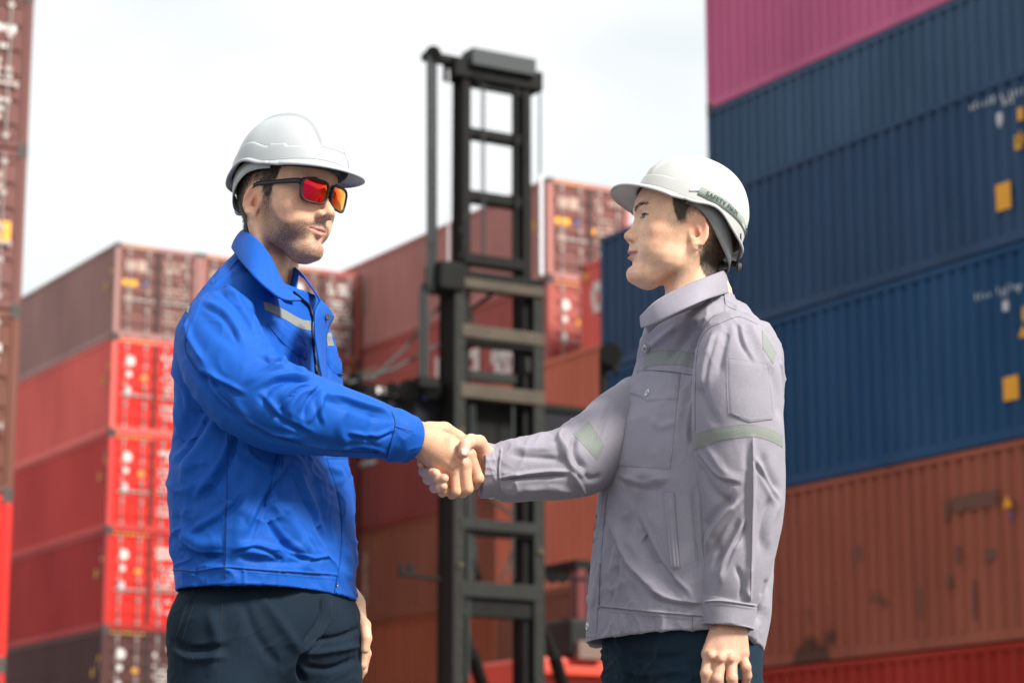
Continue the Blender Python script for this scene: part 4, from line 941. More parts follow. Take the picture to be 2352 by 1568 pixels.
# ---------------------------------------------------------------- clothed figures
def bvh_of(objs):
    V = []; F = []
    for o in objs:
        n = len(V); V += [tuple(v.co) for v in o.data.vertices]; F += [tuple(i + n for i in p.vertices) for p in o.data.polygons]
    return BVHTree.FromPolygons(V, F)
CAMP = Vector((0, 0, CAM_Z))
def cast(bvh, u, v, fallback=None):
    d = Vector(ray(u, v)).normalized(); loc, n, i, dist = bvh.ray_cast(CAMP, d)
    if loc is None:
        if fallback is None: return None, None
        loc, n, i, dist = bvh.find_nearest(fallback); 
    if n.dot(d) > 0: n = -n
    return loc, n
def patch(name, A_, B_, bvh, th, mat, color, parent, n=40, m=14, rim=.12, lift=.0006, stitch=True, straight=False):
    """raised cloth piece between two drawn edges, laid on the garment surface"""
    a = spl(A_, n) if not straight else np.stack([np.interp(np.linspace(0, 1, n), np.linspace(0, 1, len(A_)), np.array(A_)[:, k]) for k in (0, 1)], 1)
    b = spl(B_, n) if not straight else np.stack([np.interp(np.linspace(0, 1, n), np.linspace(0, 1, len(B_)), np.array(B_)[:, k]) for k in (0, 1)], 1)
    if len(A_) == 2: a = np.linspace(A_[0], A_[1], n)
    if len(B_) == 2: b = np.linspace(B_[0], B_[1], n)
    P = np.zeros((n, m, 3)); last = None; Nn = np.zeros((n, m, 3))
    for i in range(n):
        for j in range(m):
            s = j / (m - 1); u, v = a[i] * (1 - s) + b[i] * s
            l, nn = cast(bvh, u, v, last)
            if l is None: l = Vector(W(u, v, 4.3)); nn = Vector((0, -1, 0))
            last = l; P[i, j] = l; Nn[i, j] = nn
    for _ in range(2):
        Nn[1:-1, 1:-1] = (Nn[1:-1, 1:-1] + Nn[:-2, 1:-1] + Nn[2:, 1:-1] + Nn[1:-1, :-2] + Nn[1:-1, 2:]); Nn /= np.linalg.norm(Nn, axis=2)[:, :, None] + 1e-9
    wpx = np.hypot(*(a - b).T)[:, None] ; s = np.linspace(0, 1, m)[None, :]; dpx = np.minimum(s, 1 - s) * wpx
    L = np.hypot(*np.gradient(a, axis=0).T).sum(); t = np.linspace(0, 1, n)[:, None]; dl = np.minimum(t, 1 - t) * L
    e = np.minimum(dpx, dl); off = lift + th * np.clip(e / 2.2, 0, 1) ** .5
    if stitch: off = off - th * .45 * np.exp(-((e - 5.5) / 1.4) ** 2)
    top = P + Nn * off[:, :, None]; bot = P - Nn * .001
    V = np.vstack([top.reshape(-1, 3), bot.reshape(-1, 3)]); F = grid_faces(n, m).tolist(); k = n * m
    rimi = [i * m for i in range(n)] + [(n - 1) * m + j for j in range(1, m)] + [i * m + m - 1 for i in range(n - 2, -1, -1)] + [j for j in range(m - 2, 0, -1)]
    for q in range(len(rimi)): r0, r1 = rimi[q], rimi[(q + 1) % len(rimi)]; F.append((r0, r1, r1 + k, r0 + k))
    # orient towards the viewer
    f0 = F[len(F) // 3]; c = V[list(f0)]; nn = np.cross(c[1] - c[0], c[2] - c[0])
    cols = np.tile(np.array(color), (len(V), 1))
    o = new_mesh(name, V, F, mat, parent, colors=cols); return o
def line_on(name, pts, bvh, r, mat, parent, n=60, lift=.0008):
    P = []; last = None
    for u, v in spl(pts, n) if len(pts) > 2 else np.linspace(pts[0], pts[1], n):
        l, nn = cast(bvh, u, v, last)
        if l is None: continue
        last = l; P.append(np.array(l + nn * lift))
    return ribbon_tube(P, r, mat, name, parent, samples=len(P))
def button(u, v, bvh, r, mat, parent, rimmat=None):
    l, nn = cast(bvh, u, v); 
    if l is None: return
    mb = MB(); mb.rod(l - nn * .001, l + nn * .0022, r, r * .92, n=20); o = mb.build('button', mat, parent)
    mb = MB(); mb.rod(l + nn * .002, l + nn * .0029, r * .62, r * .5, n=16); mb.build('button_boss', rimmat or mat, o)
    return o
def pleat(lines):
    """crisp folds: a raised edge with a groove just below it"""
    out = []
    for pts, w, a in lines:
        p = np.array(pts, dtype=float); t = np.gradient(p, axis=0); t /= np.hypot(t[:, 0], t[:, 1])[:, None] + 1e-9; n = np.stack([-t[:, 1], t[:, 0]], 1); n = n * np.sign(n[:, 1:2] + 1e-6)
        out += [(p, w, a, 'ridge'), (p + n * w * 1.5, w * .85, -a * 1.1, 'ridge')]
    return out
def wrinkle(V, seed, gain):
    a = noise3(V * [1, 1, .55], 34, seed + 50, 3); b = noise3(V * [1, 1, 1.6], 30, seed + 51, 3); m = smst(.0, .7, noise3(V, 9, seed + 52, 2)); m2 = smst(-.1, .6, noise3(V, 8, seed + 53, 2))
    r1 = np.clip(1 - np.abs(a) * 1.6, 0, 1) ** 2.2; r2 = np.clip(1 - np.abs(b) * 1.6, 0, 1) ** 2.2
    c = noise3(V * [1, 1, .7], 75, seed + 54, 2); r3 = np.clip(1 - np.abs(c) * 1.7, 0, 1) ** 2 * smst(-.2, .5, noise3(V, 14, seed + 55, 2))
    return gain * (r1 * m + r2 * m2 + .28 * r3)
def tube(name, ctrl, n_ring=200, samples=260, exp=2.0, mat=None, parent=None, color=(1, 1, 1), strokes=(), noise=.0016, seed=0, open_end=True, squash=1.0, band=None, inner=(.02, .02, .02)):
    """garment tube through (u, v, Y, radius) control rings"""
    C = np.array([np.append(W(u, v, Y), r) for u, v, Y, r in ctrl]); S = crom(C, samples); P, r = S[:, :3], S[:, 3]
    T = np.gradient(P, axis=0); T /= np.linalg.norm(T, axis=1)[:, None]
    A = np.zeros_like(T); a = np.cross(T[0], (0, 1, 0)); a /= np.linalg.norm(a); A[0] = a
    for i in range(1, len(T)): a = A[i - 1] - T[i] * (A[i - 1] @ T[i]); A[i] = a / np.linalg.norm(a)
    B = np.cross(T, A); th = np.linspace(0, 2 * np.pi, n_ring, endpoint=False)
    k = (np.abs(np.cos(th)) ** exp + np.abs(np.sin(th)) ** exp) ** (-1 / exp)
    V = P[:, None] + r[:, None, None] * (A[:, None] * (k * np.cos(th))[None, :, None] + B[:, None] * (k * np.sin(th) * squash)[None, :, None])
    rows = [V[i] for i in range(len(V))]
    # rounded start, turned-in end
    st = [P[0] - T[0] * r[0] * .55 * math.sin(x) + (V[0] - P[0]) * math.cos(x) for x in np.linspace(1.5, .1, 8)]
    rows = st + rows
    if open_end:
        e = V[-1]; c = P[-1]
        for dx, sh in ((.0015, .985), (.0005, .955), (-.004, .94), (-.03, .93), (-.06, .90)): rows.append(c + T[-1] * dx + (e - c) * sh)
    V = np.stack(rows, 0); nr = len(V); V = V.reshape(-1, 3); F = grid_faces(nr, n_ring, wrap_v=True, flip=True)
    N = normals_of(V, F); cc = V - np.repeat(np.vstack([np.tile(P[0], (len(st), 1)), P, np.tile(P[-1], (nr - len(st) - len(P), 1))]), n_ring, 0)
    if (N[:n_ring * 60] * cc[:n_ring * 60]).sum() < 0: F = F[:, ::-1]; N = -N
    w = np.ones(len(V)); w[-6 * n_ring:] = 0
    V = V + N * ((noise3(V, 26, seed, 3) * noise + wrinkle(V, seed, .0050)) * w)[:, None]
    V = sculpt(V, F, [(p, w_ * (1 if w_ < 5 else .85), a * (1 if w_ < 5 else 1.5), k_) for p, w_, a, k_ in strokes])
    col = np.tile(np.array(color), (len(V), 1))
    o = new_mesh(name, V, F, mat, parent, colors=col); return o
def torso(name, rows, Yc, yaw, mat, color, parent, strokes=(), noise=.002, seed=0, exp=2.5, nring=440, nz=330, sag=0.0, dip=0.0, dipf=.16):
    f = np.array([math.cos(yaw), math.sin(yaw), 0]); s = np.array([-math.sin(yaw), math.cos(yaw), 0]); m = exp / (exp - 1)
    tab = []
    for v, uL, uR, b in rows:
        a, c = W(uL, v, Yc), W(uR, v, Yc); E = (c[0] - a[0]) / 2; sx = abs(s[0]) * b; fx = abs(f[0])
        sx = min(sx, E * .9); d = (max(E ** m - sx ** m, 1e-9)) ** (1 / m) / fx
        tab.append([*((a + c) / 2), b, d])
    S = crom(tab, nz); S[:, 2] = np.interp(np.linspace(0, 1, nz), np.linspace(0, 1, len(tab)), [t[2] for t in tab])
    z = np.array([t[2] for t in tab]); zz = S[:, 2]
    for k in (0, 1, 3, 4): S[:, k] = crom(tab, nz)[:, k]
    th = np.linspace(0, 2 * np.pi, nring, endpoint=False); c_, s_ = np.cos(th), np.sin(th); k = (np.abs(c_) ** exp + np.abs(s_) ** exp) ** (-1 / exp)
    frac = np.linspace(0, 1, nz)[:, None]; uv = crom([(r_[1], r_[2]) for r_ in rows], nz)
    for it in range(4):              # keep the drawn outline although the near side is closer to the viewer
        V = np.zeros((nz, nring, 3)); V[:] = S[:, None, :3]
        V += f * (S[:, 4][:, None] * (k * c_)[None])[:, :, None] + s * (S[:, 3][:, None] * (k * s_)[None])[:, :, None]
        if it == 3: break
        pu = proj(V.reshape(-1, 3))[0].reshape(nz, nring); eL = (uv[:, 0] - pu.min(1)) * PX; eR = (uv[:, 1] - pu.max(1)) * PX
        S[:, 0] += (eL + eR) / 2; S[:, 4] = np.maximum(S[:, 4] + (eR - eL) / 2 / abs(f[0]), .03)
    V[:, :, 2] += sag * np.clip(-c_, 0, 1)[None] * smst(.6, 1.0, frac)
    V[:, :, 2] -= dip * (.5 + .5 * c_)[None] ** 1.3 * (1 - smst(0, dipf, frac))
    rowsV = [V[i] for i in range(nz)]; ctr = S[-1, :3]
    for dz, sh in ((-.002, .985), (.0, .965), (.01, .955), (.05, .95), (.12, .90)): rowsV.append((V[-1] - ctr) * [sh, sh, 1] + ctr + [0, 0, dz])
    ctr0 = S[0, :3]; rowsV = [(V[0] - ctr0) * [q, q, 1] + ctr0 + [0, 0, dz] for q, dz in ((.86, -.10), (.90, -.04), (.93, -.012), (.96, -.002))] + rowsV
    V = np.stack(rowsV, 0); nr = len(V); V = V.reshape(-1, 3); F = grid_faces(nr, nring, wrap_v=True)
    N = normals_of(V, F); cc = V - np.mean(V, axis=0)
    if (N * cc).sum() < 0: F = F[:, ::-1]; N = -N
    w = np.ones(len(V)); w[-5 * nring:] = 0
    V = V + N * ((noise3(V * [1, 1, .6], 16, seed, 3) * noise * 1.3 + wrinkle(V, seed, .0048)) * w)[:, None]
    V = sculpt(V, F, [(p, w_ * (1 if w_ < 5 else .85), a * (1 if w_ < 5 else 1.5), k_) for p, w_, a, k_ in strokes])
    return new_mesh(name, V, F, mat, parent, colors=np.tile(np.array(color), (len(V), 1)))
def sheet(name, A_, B_, n, m, mat, color, parent, th=.0026, bulge=0.0, mid=None):
    """free-standing cloth strip between two edges of (u, v, Y) points"""
    a = crom([W(*p) for p in A_], n); b = crom([W(*p) for p in B_], n)
    c = crom([(W(*p) * .42 + (W(*q1) + W(*q2)) * .29) for p, q1, q2 in zip(mid, A_, B_)], n) if mid is not None and len(mid) == len(A_) == len(B_) else (crom([W(*p) for p in mid], n) if mid is not None else None)
    s = np.linspace(0, 1, m)[None, :, None]
    if c is not None: V = (1 - s) ** 2 * a[:, None] + 2 * s * (1 - s) * c[:, None] + s ** 2 * b[:, None]
    else: V = a[:, None] * (1 - s) + b[:, None] * s
    V = V.reshape(-1, 3); F = grid_faces(n, m)
    o = new_mesh(name, V, F, mat, parent, colors=np.tile(np.array(color), (len(V), 1)))
    md = o.modifiers.new('thickness', 'SOLIDIFY'); md.thickness = th; md.offset = 0; return o
def hand_mesh(chains, h=.0019, k=.0035, extra=None, cut=None, kbase=.008):
    """chains: list of groups; every group is a list of (P, r) joints in the world; groups blend softly, fingers stay apart"""
    pts = np.array([p for g in chains for p, r in g['j']]); rr = max(r for g in chains for p, r in g['j'])
    def f(P):
        palm = None; out = None
        for g in chains:
            d = None
            for (p0, r0), (p1, r1) in zip(g['j'][:-1], g['j'][1:]):
                e = s_cap(P, p0, p1, r0, r1); d = e if d is None else smin(d, e, .003)
            if g.get('palm'): palm = d if palm is None else smin(palm, d, kbase)
            else: g['_d'] = d
        out = palm
        fs = [g['_d'] for g in chains if not g.get('palm')]
        for d in fs: out = smin(out, d, k)
        for p0, p1, r, am in (extra or []):
            e = s_cap(P, p0, p1, r); out = smin(out, e, am)
        for p0, p1, r, am in (cut or []):
            e = s_cap(P, p0, p1, r); out = smax(out, -e, am)
        return out
    V, F = polygonize(f, pts.min(0) - rr - .01, pts.max(0) + rr + .01, h)
    return smooth_verts(V, F, 1, .5), F
def join_body(parts, name, mat, extra_attr='beard'):
    V = np.vstack([p[0] for p in parts]); off = 0; F = []; C = []; Bd = []
    for v, f, c, b in parts: F.append(np.asarray(f) + off); off += len(v); C.append(c); Bd.append(b)
    return new_mesh(name, V, np.vstack(F), mat, None, colors=np.vstack(C), attrs={'beard': np.concatenate(Bd)})
def finger(pts, r0, r1, r=None):
    n = len(pts); return {'j': [(W(*p), r0 + (r1 - r0) * i / (n - 1)) for i, p in enumerate(pts)]}
def skin_cols(V, base, n=.06, seed=2, tips=None):
    c = np.tile(np.array(base), (len(V), 1)) * (1 + n * noise3(V, 120, seed)[:, None])
    for p, r, col, s in (tips or []):
        w = np.exp(-(((V - p) ** 2).sum(1)) / r ** 2)[:, None] * s; c = c * (1 - w) + np.array(col) * w
    return np.clip(c, 0, 1)
def nail(u, v, Y, bvh, rw, rl, ang, mat, parent):
    l, nn = cast(bvh, u, v); 
    if l is None: return
    q = nn.to_track_quat('Z', 'Y').to_matrix(); vs = []; fs = []
    ups = Vector((0, 0, 1)); t = (ups - nn * ups.dot(nn)).normalized(); b = t.cross(nn); t, b = t * math.cos(ang) + b * math.sin(ang), b * math.cos(ang) - t * math.sin(ang)
    rings = [(0.02, .0012), (.5, .0011), (.85, .0007), (1.0, -.0004)]; n = 20
    for k, dz in rings:
        for i in range(n):
            a = 2 * math.pi * i / n; c, s = math.cos(a), math.sin(a); e = (abs(c) ** 3 + abs(s) ** 3) ** (-1 / 3)
            x = c * e * rw * k; y = s * e * rl * k; vs.append(l + b * x + t * y + nn * (dz - 18 * x * x))
    return new_mesh('fingernail', [tuple(p) for p in vs], grid_faces(4, n, wrap_v=True), mat, parent)
M_nail = simple_mat('nail', (.72, .50, .42), .25, var=.03)
M_metal = simple_mat('snap_metal', (.55, .55, .56), .3, metal=.9, var=.05)
M_zip = simple_mat('zip_tape_black', (.012, .012, .016), .6, var=.2)
M_metald = simple_mat('snap_metal_dark', (.25, .25, .26), .35, metal=.9, var=.05)
# ================================================================ person in the blue jacket
BLUE = (.004, .080, .40); BAND_L = (.20, .215, .20)
qL = dict(skin=(.74, .44, .29), lip=(.56, .25, .19), beard=.92, neck=(-.050, 0, -.115), nx=-.008, nw=-.004, hoff=(.008, 0, 0), nf=2.1, w=-.006, lr=.72, smile=.005, nl=.003)
AL, oL = head_frame(R(-35), R(-6), 0, (1, 1, 1.0), (.12, 0, .083), W(764, 488, 4.33))
hv, hw_, hf, hc, hhair, hbeard = build_head(qL, AL, oL, M_hairL, 1)
hair_under = np.array([.060, .042, .032]); hcol = hc * (1 - hhair[:, None]) + hair_under * hhair[:, None]
SK = qL['skin']
# right hand, gripping: back of the hand to the viewer, thumb side up
gripL = [
    {'palm': 1, 'j': [(W(905, 998, 4.30), .030), (W(950, 1000, 4.31), .0285), (W(985, 1015, 4.32), .028)]},
    {'palm': 1, 'j': [(W(975, 1000, 4.305), .022), (W(1030, 1020, 4.30), .0185), (W(1078, 1045, 4.305), .0135)]},
    {'palm': 1, 'j': [(W(975, 1008, 4.30), .022), (W(1030, 1040, 4.295), .0175), (W(1066, 1068, 4.297), .0130)]},
    {'palm': 1, 'j': [(W(972, 1020, 4.30), .021), (W(1015, 1050, 4.298), .0175), (W(1044, 1082, 4.300), .0125)]},
    {'palm': 1, 'j': [(W(968, 1028, 4.31), .020), (W(1000, 1060, 4.308), .0170), (W(1022, 1092, 4.308), .0120)]},
    {'palm': 1, 'j': [(W(985, 990, 4.33), .018), (W(1020, 990, 4.345), .017), (W(1050, 1005, 4.36), .014), (W(1085, 1025, 4.38), .011), (W(1105, 1048, 4.40), .009)]},   # thumb, behind
    finger([(1079, 1046, 4.303), (1099, 1098, 4.310), (1090, 1112, 4.335), (1070, 1100, 4.36)], .0110, .0080),
    finger([(1067, 1070, 4.297), (1074, 1122, 4.302), (1062, 1131, 4.330), (1048, 1115, 4.36)], .0112, .0082),
    finger([(1045, 1084, 4.300), (1048, 1128, 4.303), (1038, 1134, 4.330), (1030, 1115, 4.355)], .0108, .0080),
    finger([(1022, 1094, 4.308), (1023, 1127, 4.312), (1016, 1131, 4.330), (1012, 1115, 4.350)], .0098, .0072)]
tend = [(W(975, 1000, 4.292), W(1062, 1062, 4.283), .0024, .005), (W(975, 1008, 4.292), W(1040, 1074, 4.285), .0024, .005), (W(985, 996, 4.295), W(1072, 1042, 4.289), .0024, .005),
        (W(958, 985, 4.276), W(962, 992, 4.275), .006, .008)]
gv, gf = hand_mesh(gripL, extra=tend, k=.0016, h=.0016)
gc = skin_cols(gv, np.array(SK) * [.86, .80, .76], tips=[(W(1069, 1072, 4.285), .012, (.62, .30, .22), .5), (W(1045, 1083, 4.288), .010, (.62, .32, .24), .4), (W(1095, 1098, 4.30), .012, (.62, .33, .25), .35)])
# left hand, hanging beyond the hip
hangL = [{'palm': 1, 'j': [(W(765, 1330, 4.555), .026), (W(806, 1385, 4.53), .026)]},
    {'palm': 1, 'j': [(W(812, 1390, 4.51), .022), (W(822, 1450, 4.50), .019)]}, {'palm': 1, 'j': [(W(812, 1390, 4.54), .022), (W(824, 1455, 4.55), .019)]},
    finger([(826, 1452, 4.49), (838, 1490, 4.485), (832, 1525, 4.49), (822, 1545, 4.50)], .0105, .0078),
    finger([(828, 1458, 4.515), (841, 1500, 4.51), (833, 1538, 4.515), (822, 1558, 4.52)], .0105, .0080),
    finger([(826, 1458, 4.54), (838, 1500, 4.54), (829, 1535, 4.54), (818, 1552, 4.54)], .0100, .0078),
    finger([(822, 1455, 4.565), (832, 1490, 4.565), (824, 1520, 4.565)], .0090, .0072),
    finger([(818, 1410, 4.50), (838, 1435, 4.465), (842, 1465, 4.455), (838, 1490, 4.455)], .0125, .0085)]
dv, df = hand_mesh(hangL, k=.003, h=.0025)
# plain body below the clothes
def core_body(neck, hip, sh_r, sh_l, el_r, wr_r, el_l, wr_l, feet, hips):
    def f(P):
        d = s_cap(P, neck, hip, .055, .085)
        d = smin(d, s_cap(P, sh_r, sh_l, .045), .06); d = smin(d, s_cap(P, neck, neck + np.array([0, 0, .10]), .052), .03)
        for a, b, c in ((sh_r, el_r, wr_r), (sh_l, el_l, wr_l)): d = smin(d, np.minimum(s_cap(P, a, b, .045, .038), s_cap(P, b, c, .036, .024)), .02)
        for h_, t in zip(hips, feet):
            k = (h_ + t) / 2; d = smin(d, np.minimum(s_cap(P, h_, k, .055, .045), s_cap(P, k, t, .05, .034)), .03)
        return d
    pts = np.array([neck, hip, sh_r, sh_l, el_r, wr_r, el_l, wr_l, *feet]); lo = pts.min(0) - .14; hi = pts.max(0) + .14
    return polygonize(f, lo, hi, .012)
zg = .09
LH = [W(520, 1500, 4.28), W(690, 1500, 4.50)]; LF = [np.array([LH[0][0] - .03, 4.27, zg]), np.array([LH[1][0] + .03, 4.52, zg])]
cv, cf = core_body(W(600, 740, 4.42), W(610, 1400, 4.40), W(525, 760, 4.27), W(690, 770, 4.55), W(650, 925, 4.13), W(920, 1000, 4.29), W(695, 1080, 4.61), W(765, 1335, 4.56), LF, LH)
parts_ = [(hw_, hf, hcol, hbeard), (gv, gf, gc, np.zeros(len(gv))), (dv, df, skin_cols(dv, SK), np.zeros(len(dv))), (cv, cf, skin_cols(cv, SK), np.zeros(len(cv)))]
personL = join_body(parts_, 'person', M_skinL)
tag(personL, 'person in a bright blue jacket and orange mirrored sunglasses, white helmet, shaking hands', 'person', 'two people shaking hands')
build_eyes(qL, AL, oL, personL)
BROWN = 1300
def hair_of(hv, hw_, hf, mask, A, mat, person, seed, ln=.009, count=9000, brow=True, dens=1.0):
    N = normals_of(hw_, hf); L = hv
    fwd = A @ np.array([1, 0, 0]); fwd = fwd / np.linalg.norm(fwd)
    down = np.array([0, 0, -1.0]); D = down - fwd * .45; Dn = D - N * (N @ D)[:, None]; Dn /= np.linalg.norm(Dn, axis=1)[:, None] + 1e-9
    vis = mask * (L[:, 2] < .19)
    h = strands('hair', hw_, N, Dn, np.clip(vis, 0, 1) ** 1.2, count, ln, .00038, mat, person, seed)
    if brow:
        ay = np.abs(L[:, 1]); bz = np.interp(ay, [.010, .028, .046], [.1325, .1400, .1365]); wz = np.interp(ay, [.010, .03, .048], [.0045, .0040, .0022])
        bm_ = np.exp(-((L[:, 2] - bz) / wz) ** 2 * 1.3) * (ay > .009) * (ay < .050) * (L[:, 0] > .06); bm_ = np.where(bm_ > .25, bm_, 0)
        lat = A @ np.array([0, 1, 0]); D = np.sign(L[:, 1])[:, None] * lat[None] * 1.0 - fwd * .3 + np.array([0, 0, .12]); Dn = D - N * (N * D).sum(1)[:, None]; Dn /= np.linalg.norm(Dn, axis=1)[:, None] + 1e-9
        strands('eyebrows', hw_, N, Dn, bm_, BROWN, .0060, .00026, mat, person, seed + 1)
hair_of(hv, hw_, hf, hhair, AL, M_hairL, personL, 5)
N_ = normals_of(hw_, hf); Db = np.array([0, 0, -1.0]) - N_ * (N_ @ np.array([0, 0, -1.0]))[:, None]
strands('stubble', hw_, N_, Db, np.where(hbeard > .25, hbeard, 0), 11000, .0013, .00015, M_hairL, personL, 9)

M_clothL = cloth_mat('cotton_twill', rough=.68, sheen=.0, bstr=.3, spec=.22)
M_clothR = cloth_mat('cotton_twill_matt', rough=.75, sheen=.15, bstr=.28)
M_denim = cloth_mat('denim_dark', rough=.85, sheen=.0, bstr=.5, spec=.15)
bodyL = [(556, 552, 690, .060), (574, 538, 700, .070), (602, 516, 712, .088), (638, 491, 722, .112), (680, 462, 736, .136), (722, 436, 750, .162), (756, 416, 762, .182), (790, 402, 775, .196), (860, 398, 786, .204),
         (950, 402, 793, .200), (1045, 396, 798, .200), (1120, 388, 809, .210), (1200, 389, 814, .210), (1285, 394, 817, .210), (1312, 402, 816, .203), (1352, 404, 816, .203), (1366, 405, 816, .202)]
st = [
 ([(493, 898), (455, 960), (403, 1045)], 24, -9, 'ridge'), ([(512, 925), (470, 1010), (418, 1085)], 22, 7, 'ridge'), ([(545, 960), (520, 1060), (470, 1150)], 20, -5, 'ridge'),
 ([(400, 820), (420, 900), (400, 980)], 22, 4, 'ridge'), ([(600, 1060), (560, 1150), (540, 1250)], 26, 5, 'ridge'), ([(570, 1080), (535, 1170)], 16, -4, 'ridge'),
 ([(645, 1146), (675, 1210), (712, 1280)], 18, 6, 'ridge'), ([(610, 1165), (645, 1225), (675, 1270)], 16, -6, 'ridge'), ([(700, 1080), (735, 1170), (760, 1260)], 18, -5, 'ridge'),
 ([(690, 1060), (715, 1130), (735, 1200)], 15, 4, 'ridge'), ([(760, 1060), (785, 1150), (790, 1240)], 12, -3, 'ridge'),
 ([(410, 1220), (460, 1250), (510, 1240)], 18, 5, 'ridge'), ([(410, 1260), (460, 1275), (505, 1270)], 12, -5, 'ridge'), ([(540, 1250), (600, 1268), (660, 1262)], 14, 5, 'ridge'), ([(540, 1275), (600, 1288), (700, 1292)], 9, -3, 'ridge'),
 ([(440, 1130), (430, 1190), (450, 1230)], 16, -4, 'ridge'), ([(690, 850), (740, 940)], 14, -4, 'ridge'), ([(590, 700), (640, 780), (690, 860)], 12, -4, 'ridge'),
 ([(527, 905), (525, 1000), (522, 1150), (518, 1322)], 3.2, -2.2, 'stitch'), ([(531, 905), (529, 1150), (522, 1322)], 3, 1.0, 'ridge'),
 ([(398, 1308), (450, 1311), (512, 1302), (600, 1308), (765, 1318), (815, 1324)], 3.4, -2.6, 'stitch'), ([(398, 1316), (512, 1310), (600, 1315), (815, 1332)], 2.2, -1.0, 'stitch'),
 ([(560, 580), (520, 625), (490, 645), (470, 660)], 3, -1.8, 'stitch'), ([(534, 572), (512, 600), (487, 650)], 3, -1.6, 'stitch'),
 ([(405, 1180), (412, 1240)], 10, -4, 'ridge'), ([(474, 1298), (476, 1345)], 4, -1.2, 'stitch'), ([(560, 1300), (562, 1345)], 5, 2, 'ridge'), ([(640, 1305), (642, 1352)], 6, 2, 'ridge'), ([(700, 1310), (702, 1355)], 6, -2, 'ridge'),
 ([(420, 1300), (424, 1350)], 7, 2.5, 'ridge'), ([(450, 1300), (452, 1346)], 6, -2.5, 'ridge')]
st += pleat([([(500, 905), (450, 980), (396, 1060)], 9, 4.5), ([(540, 965), (505, 1060), (440, 1150)], 9, 4), ([(660, 1050), (610, 1120), (560, 1230)], 9, 3.5), ([(560, 1120), (500, 1180), (430, 1220)], 9, 3.5),
 ([(680, 1070), (715, 1150), (755, 1230)], 7, 3), ([(620, 1180), (660, 1235), (700, 1275)], 7, 3.5), ([(405, 1225), (450, 1262), (515, 1268)], 6, 3.5), ([(535, 1262), (590, 1250), (650, 1275)], 6, 3), ([(395, 850), (430, 900), (420, 980)], 8, 3), ([(660, 1262), (710, 1280), (760, 1275)], 5, 2.5)])
jacketL = torso('jacket', bodyL, 4.40, R(-25), M_clothL, BLUE, personL, st, seed=11, noise=.0022, dip=.135, dipf=.27)
slL = [(524, 728, 4.275, .050), (512, 748, 4.245, .068), (506, 785, 4.210, .079), (524, 834, 4.170, .081), (574, 894, 4.140, .079), (640, 932, 4.135, .079), (715, 952, 4.165, .070), (790, 969, 4.205, .061), (850, 984, 4.25, .0535), (890, 994, 4.272, .0465), (903, 997, 4.28, .0475), (934, 1008, 4.305, .0450)]
st = [
 ([(470, 655), (530, 668), (590, 720), (632, 775)], 14, 5, 'ridge'), ([(450, 700), (500, 760), (560, 800)], 20, -3, 'ridge'), ([(550, 690), (600, 750), (640, 800), (690, 860)], 10, -4, 'ridge'),
 ([(716, 876), (668, 868), (620, 892), (600, 930)], 9, -6, 'ridge'), ([(712, 868), (655, 842), (610, 850)], 9, 5, 'ridge'), ([(700, 845), (650, 812), (600, 790)], 10, -4, 'ridge'),
 ([(722, 888), (690, 900), (668, 930), (662, 965)], 9, 6, 'ridge'), ([(730, 892), (712, 920), (690, 960)], 8, -5.5, 'ridge'), ([(745, 895), (735, 925), (700, 975)], 9, 4, 'ridge'),
 ([(640, 905), (648, 950), (700, 990)], 10, -4, 'ridge'), ([(660, 800), (640, 840), (560, 880)], 10, 3.5, 'ridge'),
 ([(738, 900), (790, 915), (850, 935), (898, 952)], 7, 3.5, 'ridge'), ([(735, 915), (800, 935), (890, 965)], 9, -3.2, 'ridge'), ([(700, 1010), (780, 1025), (860, 1030)], 14, -3.5, 'ridge'),
 ([(410, 790), (450, 850), (500, 890), (550, 960)], 13, -6, 'ridge'), ([(440, 810), (480, 850), (520, 900)], 10, 4, 'ridge'), ([(480, 880), (540, 930), (580, 985)], 12, 4, 'ridge'), ([(520, 940), (600, 985), (680, 1005)], 12, -3.5, 'ridge'),
 ([(420, 740), (440, 790), (470, 830)], 12, 4, 'ridge'), ([(860, 950), (850, 1000), (870, 1045)], 10, -3, 'ridge'), ([(800, 930), (780, 980), (800, 1035)], 12, 3, 'ridge'),
 ([(900, 945), (908, 978), (888, 1050)], 3.4, -3.2, 'stitch'), ([(905, 945), (913, 978), (893, 1050)], 2.4, 1.2, 'ridge'), ([(907, 978), (935, 990), (952, 996)], 2.4, -1.2, 'stitch'),
 ([(478, 655), (450, 690), (433, 743), (424, 803), (450, 850)], 4, -3.0, 'stitch'), ([(486, 658), (458, 694), (441, 745), (432, 803)], 3.2, 1.6, 'ridge')]
st += pleat([([(718, 872), (680, 860), (630, 866), (588, 892)], 6, 4.5), ([(722, 880), (686, 886), (652, 912), (632, 955)], 6, 4.5), ([(728, 886), (706, 905), (692, 940), (694, 985)], 5.5, 4), ([(712, 860), (660, 832), (600, 818)], 6, 4),
 ([(740, 893), (732, 925), (745, 975)], 5.5, 3), ([(452, 845), (500, 868), (560, 900)], 7, 4), ([(440, 815), (490, 890), (540, 955)], 7, 4), ([(500, 655), (545, 690), (592, 762)], 7, 3.5), ([(555, 678), (620, 742), (676, 815)], 7, 4), ([(470, 690), (520, 720), (560, 780)], 8, 3),
 ([(902, 985), (860, 1000), (800, 992)], 6, 2.8), ([(890, 1040), (840, 1028), (770, 1034)], 6, 3), ([(560, 960), (620, 995), (690, 1008)], 7, 3.5), ([(600, 900), (650, 955), (720, 990)], 7, 3), ([(430, 730), (440, 780), (475, 835)], 6, 3), ([(770, 905), (820, 925), (890, 945)], 5, 2.5)])
sleeveL = tube('sleeve', slL, mat=M_clothL, parent=jacketL, color=BLUE, strokes=st, seed=3, noise=.0022)
